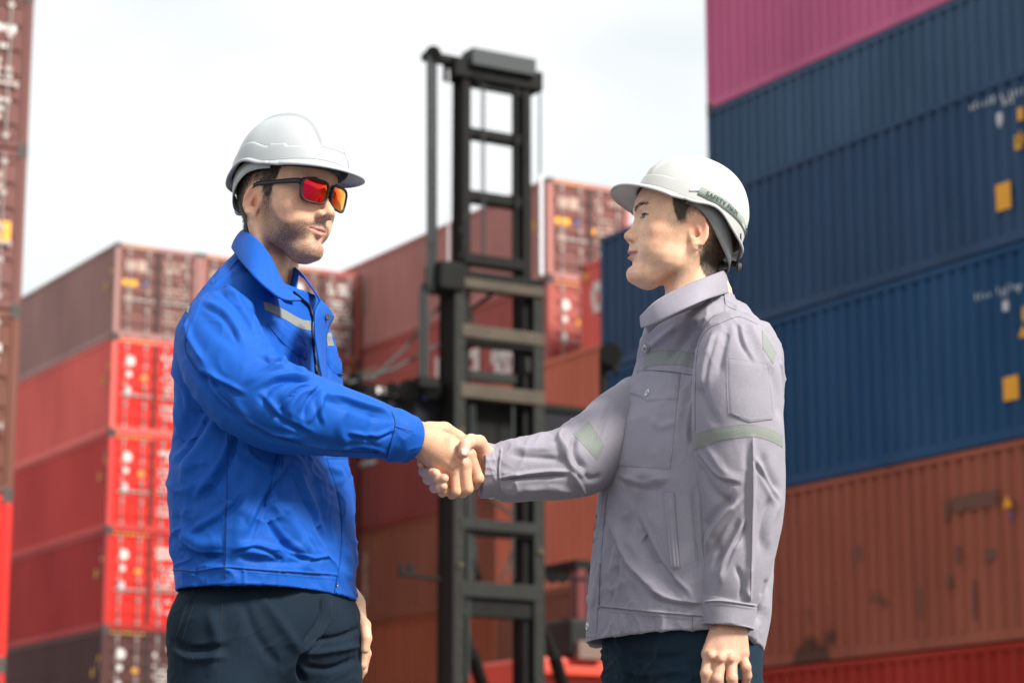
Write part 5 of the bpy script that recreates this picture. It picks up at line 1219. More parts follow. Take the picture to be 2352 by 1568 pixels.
sl2 = [(670, 745, 4.52, .055), (680, 800, 4.57, .070), (685, 890, 4.60, .070), (690, 1000, 4.62, .066), (700, 1120, 4.61, .060), (728, 1240, 4.585, .052), (752, 1310, 4.565, .043), (760, 1345, 4.56, .041)]
tube('sleeve', sl2, mat=M_clothL, parent=jacketL, color=BLUE, n_ring=60, samples=90, seed=4)
bv = bvh_of([jacketL, sleeveL]); bvt = bvh_of([jacketL])
# hem and placket, pockets, bands
patch('placket', [(749, 1052), (772, 1120), (783, 1190), (781, 1280), (766, 1362), (764, 1382)], [(798, 1052), (811, 1120), (814, 1190), (813, 1280), (812, 1362), (814, 1384)], bvt, .0022, M_clothL, BLUE, jacketL, n=70, m=14)
patch('pocket_welt', [(640, 1018), (632, 1065), (620, 1118), (609, 1163)], [(655, 1022), (650, 1068), (642, 1112), (635, 1150)], bvt, .0045, M_clothL, BLUE, jacketL, n=40, m=12)
patch('pocket_flap', [(638, 733), (666, 752), (690, 775), (701, 800)], [(612, 742), (640, 775), (672, 808), (703, 828)], bvt, .005, M_clothL, BLUE, jacketL, n=36, m=14)
patch('pocket_flap', [(748, 798), (768, 812), (780, 826), (788, 838)], [(749, 828), (760, 848), (772, 858), (788, 864)], bvt, .004, M_clothL, BLUE, jacketL, n=26, m=14)
patch('reflective_band', [(604, 692), (628, 700), (658, 714), (690, 732), (713, 737)], [(608, 712), (632, 722), (660, 737), (690, 754), (714, 759)], bvt, .001, M_clothL, BAND_L, jacketL, n=50, m=12, stitch=False)
patch('reflective_band', [(748, 768), (754, 764), (760, 763)], [(752, 794), (760, 794), (767, 794)], bvt, .001, M_clothL, BAND_L, jacketL, n=12, m=10, stitch=False)
patch('reflective_band', [(414, 676), (427, 682), (440, 692)], [(404, 705), (418, 712), (434, 720)], bv, .001, M_clothL, BAND_L, jacketL, n=16, m=10, stitch=False)
# collar: fall, stand and the opened lapel
sheet('collar', [(668, 676, 4.24), (646, 642, 4.245), (618, 585, 4.265), (585, 546, 4.31), (556, 530, 4.40), (580, 545, 4.47), (630, 585, 4.49), (664, 605, 4.46), (686, 624, 4.40)],
      [(692, 690, 4.225), (654, 689, 4.20), (619, 668, 4.19), (571, 622, 4.215), (533, 569, 4.39), (560, 585, 4.53), (640, 610, 4.55), (700, 640, 4.50), (741, 700, 4.36)], 90, 14, M_clothL, BLUE, jacketL, .0035,
      mid=[(686, 676, 4.215), (655, 655, 4.205), (616, 622, 4.205), (572, 578, 4.25), (530, 542, 4.39), (560, 556, 4.52), (640, 590, 4.54), (690, 612, 4.50), (725, 650, 4.37)])
sheet('collar_stand', [(668, 676, 4.24), (646, 642, 4.245), (618, 585, 4.265), (585, 546, 4.31), (556, 530, 4.40), (580, 545, 4.47), (630, 585, 4.49), (664, 605, 4.46), (686, 624, 4.40)],
      [(672, 700, 4.26), (650, 690, 4.28), (620, 650, 4.30), (590, 610, 4.35), (570, 590, 4.41), (590, 600, 4.45), (630, 640, 4.46), (660, 665, 4.43), (676, 690, 4.36)], 90, 8, M_clothL, BLUE, jacketL, .003)
zipc = [(672, 672), (693, 690), (708, 706), (716, 735), (718, 790), (722, 830), (727, 866)]
P = [];  last = None
for u, v in crom(zipc, 60):
    l, nn = cast(bvt, u, v, last); l = l or Vector(W(u, v, 4.22)); last = l; nn = nn or Vector((0, -1, 0)); P.append(np.array(l + nn * .003))
ribbon_tube(P, .0042, M_zip, 'zip_tape', jacketL, samples=60, flat=.5)
P = [];
for u, v in crom([(737, 687), (728, 700), (721, 716), (717, 738)], 24):
    l, nn = cast(bvt, u, v, last); l = l or last; last = l; P.append(np.array(l + (nn or Vector((0, -1, 0))) * .006))
ribbon_tube(P, .0040, M_zip, 'zip_tape', jacketL, samples=24, flat=.6)
tb = MB()
for p in P[::1]: tb.rod(p + [-.002, -.004, 0], p + [.002, -.0045, .0005], .0008, n=5)
tb.build('zip_teeth', M_metald, jacketL)
l, nn = cast(bvt, 717, 748); l = np.array(l + nn * .006); mb = MB(); mb.box((-.0035, -.002, -.006), (.0035, .002, .006), M=lambda v: np.array(v) + l); mb.box((-.0022, -.003, -.022), (.0022, -.0015, -.006), M=lambda v: np.array(v) + l)
mb.build('zip_slider', M_metal, jacketL, bevel=.0008)
sheet('storm_flap', [(736, 690, 4.30), (724, 715, 4.245), (724, 770, 4.235), (733, 830, 4.235), (745, 890, 4.235)], [(766, 727, 4.345), (752, 757, 4.33), (747, 797, 4.32), (749, 850, 4.31), (752, 900, 4.30)], 50, 12, M_clothL, BLUE, jacketL, .004,
      mid=[(760, 700, 4.30), (745, 735, 4.26), (738, 785, 4.25), (742, 840, 4.25), (750, 895, 4.25)])
for u, v, Y in ((752, 729, 4.31),):
    c = W(u, v, Y - .012); mb = MB(); mb.rod(c, c + np.array([.002, -.004, 0]), .0055, n=18); mb.build('button', M_zip, jacketL)
button(773, 1345, bvt, .0055, M_clothL, jacketL, M_metald)
# trousers
def trousers(name, hipc, hr, knees, feet, top, mat, color, parent, strokes=(), h=.0075, thigh=.098, yaw=0, seed=0):
    f_ = np.array([math.cos(yaw), math.sin(yaw), 0]); s_ = np.array([-math.sin(yaw), math.cos(yaw), 0]); M = np.stack([f_, s_, [0, 0, 1]], 1)
    def f(P):
        d = s_ell(P, hipc, hr, M)
        for (a, k, t) in zip(top, knees, feet):
            d = smin(d, smin(s_cap(P, a, k, thigh, .073), s_cap(P, k, t, .071, .056), .02), .05)
        return d
    pts = np.array([hipc + [0, 0, .12], *top, *knees, *feet]); V, F = polygonize(f, pts.min(0) - .19, pts.max(0) + .19, h)
    V = smooth_verts(V, F, 2, .5)
    o = new_mesh(name, V, F, mat, parent); 
    md = o.modifiers.new('s', 'SUBSURF'); md.levels = md.render_levels = 1; md.subdivision_type = 'CATMULL_CLARK'
    bpy.context.view_layer.update(); dg = bpy.context.evaluated_depsgraph_get(); me = o.evaluated_get(dg).to_mesh(); n = len(me.vertices)
    V = np.zeros(n * 3, dtype=np.float32); me.vertices.foreach_get('co', V); V = V.reshape(-1, 3).astype(float)
    F = np.zeros(len(me.polygons) * 4, dtype=np.int32); me.polygons.foreach_get('vertices', F); F = F.reshape(-1, 4); o.evaluated_get(dg).to_mesh_clear()
    bpy.data.objects.remove(o)
    N = normals_of(V, F)
    V = V + N * (noise3(V * [1, 1, .8], 22, seed, 3) * .003 + wrinkle(V * [1, 1, 1.8], seed, .006))[:, None]; V = sculpt(V, F, [(p, w_ * .8, a * 1.9, k_) for p, w_, a, k_ in strokes])
    return new_mesh(name, V, F, mat, parent, colors=np.tile(np.array(color), (len(V), 1)))
NAVY = (.007, .016, .029)
hipL = W(612, 1425, 4.40)
st = [([(740, 1375), (738, 1420), (700, 1475)], 7, -5, 'ridge'), ([(760, 1378), (752, 1430), (715, 1480), (690, 1500)], 4, 3, 'ridge'), ([(395, 1470), (440, 1490), (520, 1485)], 9, -5, 'ridge'), ([(392, 1490), (440, 1512), (520, 1508)], 8, 4, 'ridge'),
      ([(830, 1440), (780, 1462), (720, 1470)], 8, -4, 'ridge'), ([(832, 1480), (780, 1490), (700, 1500)], 8, 4, 'ridge'), ([(700, 1500), (690, 1540), (700, 1568)], 9, -8, 'ridge'), ([(452, 1350), (425, 1400), (405, 1460)], 3.5, -3, 'stitch'),
      ([(600, 1370), (650, 1440), (690, 1500)], 16, 4, 'ridge'), ([(560, 1380), (590, 1460), (640, 1530)], 14, -3, 'ridge'), ([(480, 1400), (500, 1480), (480, 1560)], 16, 3, 'ridge'), ([(820, 1510), (760, 1535), (700, 1530)], 9, -4, 'ridge')]
trL = trousers('trousers', hipL, (.130, .166, .150), [(LH[0] + LF[0]) / 2 + [.02, 0, 0], (LH[1] + LF[1]) / 2 + [.02, 0, 0]], LF, [W(508, 1455, 4.32), W(715, 1455, 4.49)], M_denim, NAVY, personL, st, thigh=.100, yaw=R(-25), seed=21)
def shoe(foot, yaw, mat, parent):
    f_ = np.array([math.cos(yaw), math.sin(yaw), 0]); g = np.array([foot[0], foot[1], 0])
    def f(P):
        d = s_cap(P, g - f_ * .04 + [0, 0, .055], g + f_ * .12 + [0, 0, .038], .045, .040)
        d = smin(d, s_cap(P, g + [0, 0, .06], g + [0, 0, .15], .046, .05), .03); return smax(d, .004 - P[:, 2], .004)
    V, F = polygonize(f, g - [.2, .2, 0], g + [.2, .2, .22], .008); o = new_mesh('shoe', V, F, mat, parent)
    f2 = lambda P: smax(s_cap(P, g - f_ * .045 + [0, 0, .03], g + f_ * .125 + [0, 0, .03], .049, .045), np.maximum(P[:, 2] - .028, .001 - P[:, 2]), .003)
    V, F = polygonize(f2, g - [.2, .2, .01], g + [.2, .2, .06], .006); new_mesh('sole', V, F, M_dark, o)
M_shoe = simple_mat('black_leather', (.02, .02, .02), .45)
M_thrL = simple_mat('thread_dark_blue', (.001, .018, .10), .8); M_thrN = simple_mat('thread_navy', (.002, .006, .010), .8)
bsl = bvh_of([sleeveL])
for b_, ls in ((bvt, ([(525, 912), (523, 1000), (521, 1150), (517, 1330)], [(404, 1308), (450, 1311), (512, 1302), (600, 1308), (758, 1318)], [(534, 574), (512, 602), (492, 640)], [(648, 1020), (640, 1070), (628, 1120), (618, 1158)], [(745, 905), (752, 1052)])),
               (bsl, ([(486, 655), (452, 690), (434, 743), (426, 803), (450, 848)], [(900, 945), (907, 978), (888, 1048)], [(907, 979), (950, 992)], [(500, 900), (600, 985), (740, 1030), (880, 1040)]))):
    for k in ls: line_on('seam', k, b_, .0010, M_thrL, jacketL, lift=-.0002)
btr = bvh_of([trL])
for k in ([(740, 1378), (738, 1420), (728, 1460), (700, 1490)], [(760, 1380), (758, 1430), (735, 1480), (700, 1510)], [(452, 1352), (425, 1400), (404, 1460)], [(470, 1352), (440, 1400), (418, 1470)], [(400, 1480), (430, 1500), (450, 1520)], [(515, 1345), (508, 1420), (500, 1568)]): line_on('seam', k, btr, .0009, M_thrN, trL, lift=-.0001)
for t in LF: shoe(t, R(-25), M_shoe, personL)
hatL, BL_, boL = build_helmet(qL, AL, oL, R(3), M_helmet, '', M_strap)
tag(hatL, 'white hard hat with a pale nape strap worn above the orange sunglasses', 'hard hat', 'white hard hats worn by the two people')
head_straps(hatL, AL, oL, BL_, boL, qL)
glasses = build_glasses(AL, oL)
tag(glasses, 'black framed sunglasses with red and orange mirrored lenses', 'sunglasses')
# ================================================================ person in the grey jacket
GREY = (.262, .246, .292); BAND_R = (.205, .225, .21)
qR = dict(skin=(.82, .50, .33), lip=(.52, .24, .20), beard=0.0, neck=(-.046, 0, -.088), nx=.004, nw=-.002, smile=.002, w=.004, bridge=-.003, nl=-.006, ala=.001, mouth=.0036, ears=1.10, hoff=(-.004, 0, -.020), sb=.098, gaze=(1, .32, .05))
AR, oR = head_frame(R(180 + 8), R(9), 0, (1, 1, 1.0), (.114, 0, .083), W(1433, 540, 4.40))
rv, rw_, rf, rc, rhair, rbeard = build_head(qR, AR, oR, M_hairR, 1)
under = np.array([.075, .050, .036]); rcol = rc * (1 - rhair[:, None]) + under * rhair[:, None]
SR = qR['skin']
SRh = (.68, .385, .265)
gripR = [
    {'palm': 1, 'j': [(W(1185, 1090, 4.385), .028), (W(1135, 1086, 4.378), .0235), (W(1108, 1078, 4.372), .028)]},
    {'palm': 1, 'j': [(W(1120, 1070, 4.372), .024), (W(1090, 1060, 4.365), .020), (W(1040, 1062, 4.365), .018)]},
    {'palm': 1, 'j': [(W(1118, 1085, 4.372), .024), (W(1085, 1090, 4.368), .020), (W(1040, 1095, 4.368), .017)]},
    {'palm': 1, 'j': [(W(1122, 1062, 4.360), .021), (W(1112, 1040, 4.345), .0185)]},
    finger([(1112, 1036, 4.342), (1100, 1016, 4.325), (1082, 1012, 4.300), (1068, 1022, 4.278), (1065, 1040, 4.270)], .0150, .0098),
    finger([(1040, 1050, 4.365), (1000, 1048, 4.362), (972, 1056, 4.345), (968, 1064, 4.322)], .0110, .0082),
    finger([(1035, 1066, 4.368), (990, 1072, 4.362), (974, 1082, 4.340), (994, 1086, 4.298), (1001, 1087, 4.290)], .0110, .0088),
    finger([(1032, 1088, 4.368), (1000, 1092, 4.362), (984, 1100, 4.340), (1008, 1099, 4.292), (1020, 1098, 4.286)], .0110, .0086),
    finger([(1030, 1106, 4.365), (1008, 1112, 4.355), (998, 1120, 4.330), (1010, 1119, 4.296), (1018, 1117, 4.290)], .0098, .0080)]
rgv, rgf = hand_mesh(gripR, k=.0016, h=.0016)
hangR = [{'palm': 1, 'j': [(W(1672, 1395, 4.235), .029), (W(1671, 1450, 4.235), .0275)]},
    {'palm': 1, 'j': [(W(1655, 1455, 4.225), .021), (W(1632, 1502, 4.215), .0165)]}, {'palm': 1, 'j': [(W(1665, 1458, 4.222), .021), (W(1655, 1510, 4.210), .0165)]},
    {'palm': 1, 'j': [(W(1678, 1458, 4.226), .021), (W(1679, 1510, 4.216), .0160)]}, {'palm': 1, 'j': [(W(1690, 1455, 4.235), .021), (W(1702, 1500, 4.230), .0150)]},
    finger([(1630, 1505, 4.212), (1622, 1545, 4.205), (1624, 1578, 4.215), (1634, 1600, 4.235)], .0112, .0082),
    finger([(1654, 1512, 4.208), (1648, 1558, 4.200), (1652, 1592, 4.212), (1660, 1612, 4.235)], .0112, .0084),
    finger([(1679, 1512, 4.214), (1681, 1556, 4.205), (1684, 1588, 4.218), (1686, 1606, 4.240)], .0108, .0082),
    finger([(1702, 1502, 4.228), (1713, 1530, 4.222), (1716, 1550, 4.232), (1712, 1570, 4.250)], .0098, .0076),
    finger([(1640, 1440, 4.250), (1616, 1480, 4.262), (1610, 1520, 4.262), (1612, 1548, 4.262)], .0150, .0095)]
rdv, rdf = hand_mesh(hangR, k=.0016, h=.0018, extra=[(W(1632, 1502, 4.196), W(1633, 1506, 4.196), .006, .008), (W(1655, 1509, 4.191), W(1655, 1512, 4.191), .006, .008), (W(1679, 1508, 4.197), W(1679, 1512, 4.197), .006, .008)])
RH = [W(1660, 1500, 4.31), W(1500, 1500, 4.50)]; RF = [np.array([RH[0][0] + .02, 4.30, zg]), np.array([RH[1][0] - .02, 4.50, zg])]
rcv, rcf = core_body(W(1622, 800, 4.42), W(1560, 1400, 4.42), W(1560, 905, 4.56), W(1670, 830, 4.29), W(1345, 1068, 4.43), W(1165, 1087, 4.38), W(1700, 1080, 4.24), W(1672, 1400, 4.235), RF, RH)
personR = join_body([(rw_, rf, rcol, rbeard), (rgv, rgf, skin_cols(rgv, SRh, tips=[(W(1066, 1045, 4.262), .014, (.66, .34, .28), .5)]), np.zeros(len(rgv))),
    (rdv, rdf, skin_cols(rdv, np.array(SRh) * .88, tips=[(W(1655, 1510, 4.19), .012, (.55, .27, .20), .4), (W(1632, 1505, 4.19), .012, (.55, .27, .20), .4), (W(1680, 1510, 4.19), .012, (.55, .27, .20), .4)]), np.zeros(len(rdv))),
    (rcv, rcf, skin_cols(rcv, SR), np.zeros(len(rcv)))], 'person', M_skinR)
tag(personR, 'person in a pale mauve grey jacket, in profile under a strapped white helmet', 'person', 'two people shaking hands')
build_eyes(qR, AR, oR, personR)
BROWN = 650
hair_of(rv, rw_, rf, rhair, AR, M_hairR, personR, 15, ln=.0075, count=7000)
sR = [
 ([(1610, 760), (1590, 800), (1560, 860)], 12, 4, 'ridge'), ([(1590, 745), (1565, 790), (1530, 830)], 10, -4, 'ridge'), ([(1560, 745), (1520, 775), (1490, 800)], 9, 3, 'ridge'),
 ([(1590, 880), (1575, 960), (1590, 1040)], 12, -5, 'ridge'), ([(1570, 900), (1560, 980), (1545, 1060)], 12, 4, 'ridge'), ([(1500, 960), (1520, 980), (1560, 970)], 9, 3, 'ridge'),
 ([(1440, 1110), (1480, 1090), (1540, 1110)], 18, 5, 'ridge'), ([(1410, 1200), (1450, 1290), (1520, 1370)], 22, 6, 'ridge'), ([(1460, 1190), (1500, 1280), (1580, 1370)], 18, -7, 'ridge'),
 ([(1540, 1320), (1580, 1370), (1620, 1390)], 12, 5, 'ridge'), ([(1600, 1100), (1612, 1200), (1625, 1300)], 18, -5, 'ridge'), ([(1400, 1180), (1395, 1280), (1400, 1370)], 12, 3, 'ridge'),
 ([(1480, 1130), (1450, 1170), (1430, 1240)], 14, -3, 'ridge'), ([(1740, 1420), (1730, 1460), (1735, 1500)], 10, 5, 'ridge'), ([(1765, 1200), (1755, 1300), (1740, 1400)], 12, 5, 'ridge'), ([(1780, 1180), (1765, 1280), (1760, 1360)], 8, -5, 'ridge'),
 ([(1418, 968), (1398, 1080), (1384, 1190), (1376, 1392)], 3.4, -2.6, 'stitch'), ([(1424, 968), (1404, 1080), (1390, 1190), (1382, 1392)], 2.6, 1.3, 'ridge'),
 ([(1376, 1392), (1474, 1402), (1540, 1408), (1640, 1416)], 3.6, -3, 'stitch'), ([(1376, 1399), (1474, 1409), (1640, 1424)], 2.4, 1.3, 'ridge'), ([(1590, 1412), (1592, 1470)], 3, -1.8, 'stitch'),
 ([(1463, 850), (1530, 852), (1598, 862)], 2.6, -1.6, 'stitch'), ([(1663, 668), (1666, 700), (1668, 730)], 3, -2.0, 'stitch'), ([(1668, 690), (1700, 708), (1740, 738)], 3, -1.6, 'stitch'),
 ([(1430, 1410), (1432, 1455)], 6, 2.0, 'ridge'), ([(1500, 1415), (1502, 1460)], 7, -2.4, 'ridge'), ([(1650, 1400), (1646, 1440)], 8, 3, 'ridge')]
bodyR = [(672, 1535, 1668, .055), (690, 1515, 1680, .066), (706, 1498, 1698, .080), (732, 1484, 1724, .102), (758, 1472, 1748, .130), (785, 1464, 1768, .160), (815, 1456, 1784, .188), (860, 1442, 1796, .206), (920, 1422, 1797, .21), (970, 1402, 1796, .208),
         (1050, 1384, 1793, .206), (1130, 1374, 1788, .206), (1250, 1363, 1780, .206), (1350, 1354, 1772, .208), (1395, 1350, 1770, .208), (1412, 1349, 1766, .203), (1450, 1346, 1757, .203), (1464, 1345, 1752, .202)]
sR += pleat([([(1590, 900), (1574, 980), (1588, 1050)], 6, 3.5), ([(1420, 1090), (1480, 1110), (1540, 1098)], 7, 3), ([(1405, 1190), (1450, 1290), (1530, 1375)], 8, 3.5), ([(1470, 1180), (1520, 1290), (1600, 1372)], 8, 3.5), ([(1600, 1120), (1608, 1220), (1620, 1320)], 7, 3), ([(1420, 1240), (1408, 1310), (1416, 1380)], 6, 2.5), ([(1490, 1350), (1540, 1375), (1610, 1385)], 6, 3)])
jacketR = torso('jacket', bodyR, 4.42, R(180 + 30), M_clothR, GREY, personR, sR, seed=31, noise=.0024, dip=.030, dipf=.12, sag=-.045)
slR = [(1648, 770, 4.32, .036), (1670, 780, 4.29, .052), (1686, 812, 4.255, .070), (1692, 870, 4.235, .080), (1694, 960, 4.230, .082), (1700, 1060, 4.232, .079), (1708, 1150, 4.235, .074), (1700, 1250, 4.235, .065), (1685, 1340, 4.232, .055), (1677, 1380, 4.232, .0475), (1675, 1392, 4.232, .0490), (1671, 1438, 4.232, .0465)]
sS = [
 ([(1728, 1002), (1729, 1123), (1725, 1250), (1720, 1375)], 6, 5.5, 'ridge'), ([(1715, 1010), (1714, 1150), (1708, 1260)], 8, -2, 'ridge'),
 ([(1620, 1020), (1660, 1080), (1700, 1100)], 10, 3, 'ridge'), ([(1600, 1060), (1640, 1130), (1690, 1160)], 12, -4, 'ridge'), ([(1700, 1150), (1660, 1200), (1622, 1260)], 11, 6, 'ridge'), ([(1680, 1140), (1640, 1180), (1615, 1220)], 10, -5, 'ridge'),
 ([(1700, 1190), (1670, 1240), (1640, 1300)], 10, -6, 'ridge'), ([(1700, 1240), (1670, 1290), (1650, 1340)], 9, 5, 'ridge'), ([(1640, 1220), (1650, 1290), (1640, 1350)], 10, -3, 'ridge'), ([(1750, 1040), (1765, 1090), (1790, 1130)], 11, -5, 'ridge'), ([(1740, 1060), (1760, 1110), (1785, 1160)], 10, 4, 'ridge'),
 ([(1790, 1150), (1770, 1200), (1760, 1260)], 10, 4, 'ridge'), ([(1770, 1140), (1750, 1200), (1745, 1260)], 9, -4, 'ridge'), ([(1690, 1300), (1706, 1340), (1700, 1376)], 7, -4, 'ridge'), ([(1720, 1300), (1712, 1350), (1722, 1378)], 7, 4, 'ridge'),
 ([(1650, 760), (1632, 820), (1620, 900)], 12, 5, 'ridge'), ([(1672, 750), (1660, 800), (1650, 860)], 10, -4, 'ridge'), ([(1600, 880), (1625, 940), (1650, 975)], 12, -3, 'ridge'), ([(1610, 820), (1600, 900)], 8, 3, 'ridge'),
 ([(1720, 740), (1745, 790), (1770, 850)], 11, 4, 'ridge'), ([(1690, 735), (1700, 780), (1720, 812)], 8, -2.5, 'ridge'), ([(1770, 840), (1785, 900), (1790, 960)], 9, -4, 'ridge'), ([(1762, 1330), (1750, 1370)], 8, -3, 'ridge'),
 ([(1620, 1381), (1660, 1380), (1735, 1390)], 3.6, -3, 'stitch'), ([(1620, 1388), (1660, 1387), (1735, 1397)], 2.4, 1.4, 'ridge'), ([(1617, 1432), (1660, 1436), (1728, 1446)], 2.4, -1.2, 'stitch'), ([(1600, 800), (1593, 900), (1592, 990)], 4, -2, 'stitch')]
sS += pleat([([(1700, 1145), (1655, 1205), (1622, 1270)], 6, 3.5), ([(1712, 1190), (1680, 1250), (1650, 1320)], 6, 3.5), ([(1608, 1040), (1650, 1090), (1700, 1105)], 6, 3), ([(1735, 1050), (1765, 1100), (1792, 1150)], 6, 3), ([(1640, 765), (1622, 830), (1612, 900)], 6, 3), ([(1700, 745), (1712, 790), (1735, 830)], 5, 2)])
sleeveR = tube('sleeve', slR, mat=M_clothR, parent=jacketR, color=GREY, strokes=sS, seed=33, noise=.0024)
farR = [(1510, 900, 4.60, .048), (1480, 930, 4.58, .062), (1442, 968, 4.54, .070), (1396, 1012, 4.48, .071), (1342, 1052, 4.43, .068), (1285, 1070, 4.40, .0635), (1225, 1078, 4.385, .0575), (1170, 1082, 4.375, .0515), (1140, 1080, 4.372, .0440), (1132, 1082, 4.372, .0460), (1108, 1080, 4.370, .0475)]
sF = [
 ([(1300, 985), (1285, 1010), (1300, 1050)], 8, 7, 'ridge'), ([(1318, 1000), (1320, 1040), (1345, 1080)], 8, -7, 'ridge'), ([(1285, 1010), (1310, 1065), (1345, 1100)], 7, 4, 'ridge'),
 ([(1140, 1098), (1200, 1088), (1260, 1082), (1308, 1082)], 5, 4, 'ridge'), ([(1150, 1106), (1200, 1098), (1300, 1094)], 6, -4, 'ridge'), ([(1310, 1082), (1330, 1110), (1345, 1138)], 5, 4.5, 'ridge'),
 ([(1175, 1045), (1225, 1050), (1290, 1055)], 8, -3, 'ridge'), ([(1180, 1030), (1230, 1030), (1280, 1020)], 8, 3, 'ridge'), ([(1340, 1090), (1360, 1100), (1380, 1092)], 8, -4, 'ridge'),
 ([(1150, 1032), (1146, 1075), (1150, 1125)], 3.4, -2.4, 'stitch'), ([(1200, 1125), (1260, 1122), (1320, 1130)], 9, 3, 'ridge'), ([(1400, 930), (1380, 980), (1370, 1030)], 9, -3, 'ridge')]
sleeveF = tube('sleeve', farR, mat=M_clothR, parent=jacketR, color=GREY, strokes=sF, seed=35, noise=.002)
bR = bvh_of([jacketR]); bS = bvh_of([sleeveR]); bF = bvh_of([sleeveF]); bA = bvh_of([jacketR, sleeveR])
K = dict(mat=M_clothR, parent=jacketR)
patch('placket', [(1473, 790), (1458, 845), (1437, 905), (1405, 975), (1384, 1050), (1372, 1130), (1363, 1240), (1353, 1350), (1346, 1462)], [(1492, 792), (1480, 845), (1459, 910), (1428, 980), (1408, 1060), (1394, 1140), (1384, 1245), (1376, 1350), (1371, 1462)], bR, .0020, color=GREY, n=120, m=12, **K)
patch('chest_pocket', [(1451, 912), (1440, 965), (1428, 1020), (1421, 1069)], [(1559, 866), (1555, 930), (1547, 1010), (1540, 1077)], bR, .0020, color=GREY, n=50, m=26, **K)
patch('pocket_flap', [(1465, 850), (1500, 851), (1535, 855), (1563, 860)], [(1450, 906), (1468, 912), (1487, 927), (1557, 920)], bR, .0048, color=GREY, n=44, m=20, straight=True, **K)
patch('pocket_welt', [(1526, 1130), (1531, 1190), (1537, 1250), (1543, 1306)], [(1550, 1130), (1554, 1190), (1558, 1250), (1563, 1305)], bR, .0042, color=GREY, n=50, m=12, **K)
patch('reflective_band', [(1476, 815), (1510, 805), (1555, 805), (1602, 812)], [(1468, 848), (1505, 839), (1555, 838), (1598, 845)], bR, .0012, color=BAND_R, n=50, m=14, **K)
patch('reflective_band', [(1452, 838), (1444, 848)], [(1424, 882), (1412, 894)], bR, .0012, color=BAND_R, n=10, m=12, **K)
patch('reflective_band', [(1750, 758), (1766, 780), (1784, 812)], [(1752, 800), (1764, 818), (1776, 836)], bA, .0012, color=BAND_R, n=14, m=12, **K)
patch('reflective_band', [(1591, 1000), (1625, 989), (1665, 980), (1721, 975), (1765, 984), (1797, 1000)], [(1595, 1034), (1630, 1021), (1668, 1009), (1728, 1003), (1768, 1012), (1798, 1028)], bS, .0012, color=BAND_R, n=70, m=14, **K)
patch('reflective_band', [(1316, 996), (1332, 984), (1352, 968)], [(1372, 1056), (1380, 1040), (1388, 1022)], bF, .0012, color=BAND_R, n=14, m=30, **K)
patch('sleeve_pocket', [(1669, 822), (1669, 870), (1671, 920), (1673, 950), (1722, 969)], [(1763, 836), (1767, 870), (1772, 920), (1775, 950), (1775, 962)], bS, .0022, color=GREY, n=60, m=24, straight=True, **K)
for u, v in ((1482, 800), (1488, 902), (1350, 1437)): button(u, v, bvh_of([o for o in bpy.data.objects if o.parent == jacketR and o.name.startswith(('pocket_flap', 'placket'))]), .0072, M_metal, jacketR, M_metald)
mb = MB(); c = W(1128, 1137, 4.365); mb.rod(c, c + np.array([0, -.002, -.004]), .006, n=16); mb.build('button', M_metal, jacketR)
sheet('collar', [(1471, 727, 4.335), (1511, 690, 4.285), (1573, 657, 4.275), (1622, 637, 4.31), (1660, 622, 4.40), (1650, 622, 4.48), (1600, 640, 4.52)],
      [(1474, 753, 4.325), (1508, 742, 4.25), (1573, 709, 4.225), (1624, 687, 4.26), (1671, 672, 4.385), (1668, 668, 4.50), (1610, 680, 4.58)], 90, 14, M_clothR, GREY, jacketR, .0035,
      mid=[(1470, 738, 4.325), (1503, 710, 4.245), (1570, 676, 4.235), (1625, 655, 4.27), (1672, 636, 4.39), (1665, 636, 4.49), (1610, 650, 4.55)])
sheet('collar_stand', [(1471, 727, 4.335), (1511, 690, 4.285), (1573, 657, 4.275), (1622, 637, 4.31), (1660, 622, 4.40), (1650, 622, 4.48), (1600, 640, 4.52)],
      [(1490, 765, 4.35), (1520, 740, 4.31), (1573, 715, 4.31), (1620, 700, 4.33), (1645, 680, 4.40), (1640, 680, 4.46), (1600, 690, 4.49)], 90, 8, M_clothR, GREY, jacketR, .003)
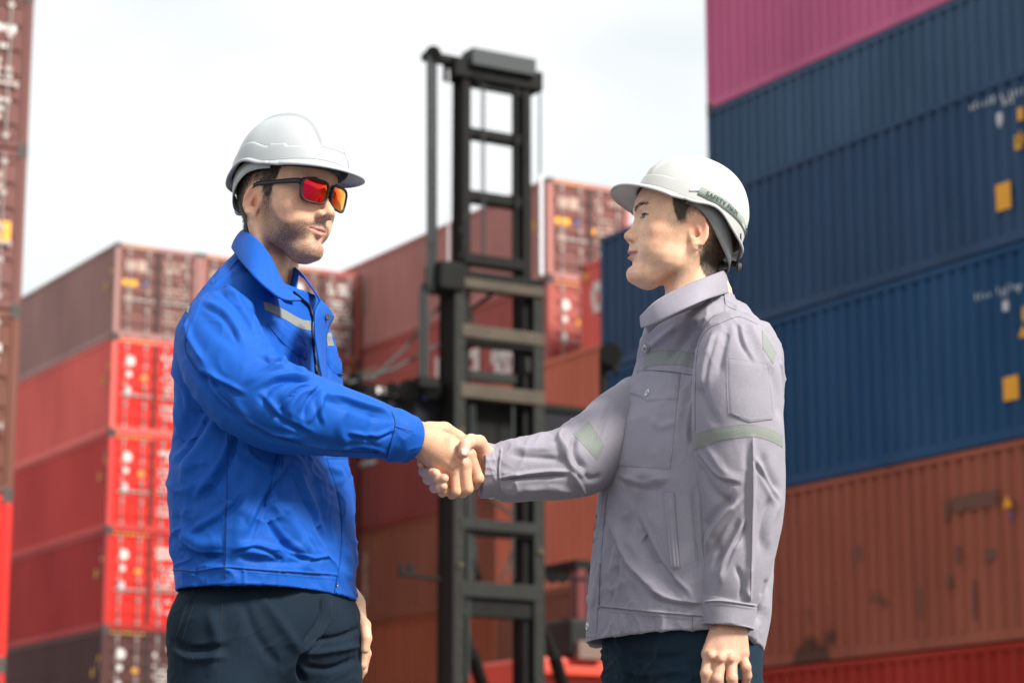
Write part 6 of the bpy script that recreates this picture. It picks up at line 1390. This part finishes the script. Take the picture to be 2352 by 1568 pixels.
M_thrR = simple_mat('thread_grey', (.13, .115, .15), .8)
for b_, ls in ((bR, ([(1418, 968), (1398, 1080), (1384, 1190), (1376, 1392)], [(1376, 1392), (1474, 1402), (1540, 1408), (1612, 1414)], [(1463, 850), (1530, 852), (1598, 862)], [(1590, 1412), (1592, 1462)], [(1663, 672), (1668, 700), (1690, 712)], [(1494, 796), (1484, 850)])),
               (bS, ([(1655, 742), (1625, 758), (1603, 800), (1597, 900), (1597, 990)], [(1655, 742), (1697, 728), (1740, 745)], [(1620, 1381), (1660, 1380), (1733, 1390)], [(1618, 1430), (1660, 1434), (1726, 1442)], [(1728, 1004), (1729, 1123), (1724, 1376)])),
               (bF, ([(1150, 1034), (1146, 1075), (1150, 1125)], [(1152, 1102), (1220, 1094), (1308, 1088)]))):
    for k in ls: line_on('seam', k, b_, .0010, M_thrR, jacketR, lift=-.0002)
DEN = (.010, .024, .040)
st = [([(1400, 1480), (1430, 1520), (1440, 1568)], 10, 3, 'ridge'), ([(1585, 1480), (1588, 1568)], 3.2, -2, 'stitch'), ([(1440, 1500), (1520, 1510), (1580, 1500)], 9, -3, 'ridge'), ([(1410, 1530), (1480, 1545), (1560, 1540)], 9, 3, 'ridge')]
trR = trousers('jeans', W(1572, 1440, 4.42), (.112, .160, .145), [(RH[0] + RF[0]) / 2 - [.02, 0, 0], (RH[1] + RF[1]) / 2 - [.02, 0, 0]], RF, [W(1625, 1475, 4.33), W(1510, 1475, 4.50)], M_denim, DEN, personR, st, thigh=.094, yaw=R(210), seed=25)
for t in RF: shoe(t, R(210), M_shoe, personR)
VIS = .036
hatR, BR_, boR = build_helmet(qR, AR, oR, R(15), M_helmet2, '', M_strapg, M_strapg)
VIS = .040
tag(hatR, 'white hard hat with a grey strap reading SAFETY FIRST around its back', 'hard hat', 'white hard hats worn by the two people')
head_straps(hatR, AR, oR, BR_, boR, qR, True); goggle_band(hatR, BR_, boR)
bg = bvh_of([personR])
nail(1066, 1037, 4.27, bg, .0058, .0066, 0.0, M_nail, personR)
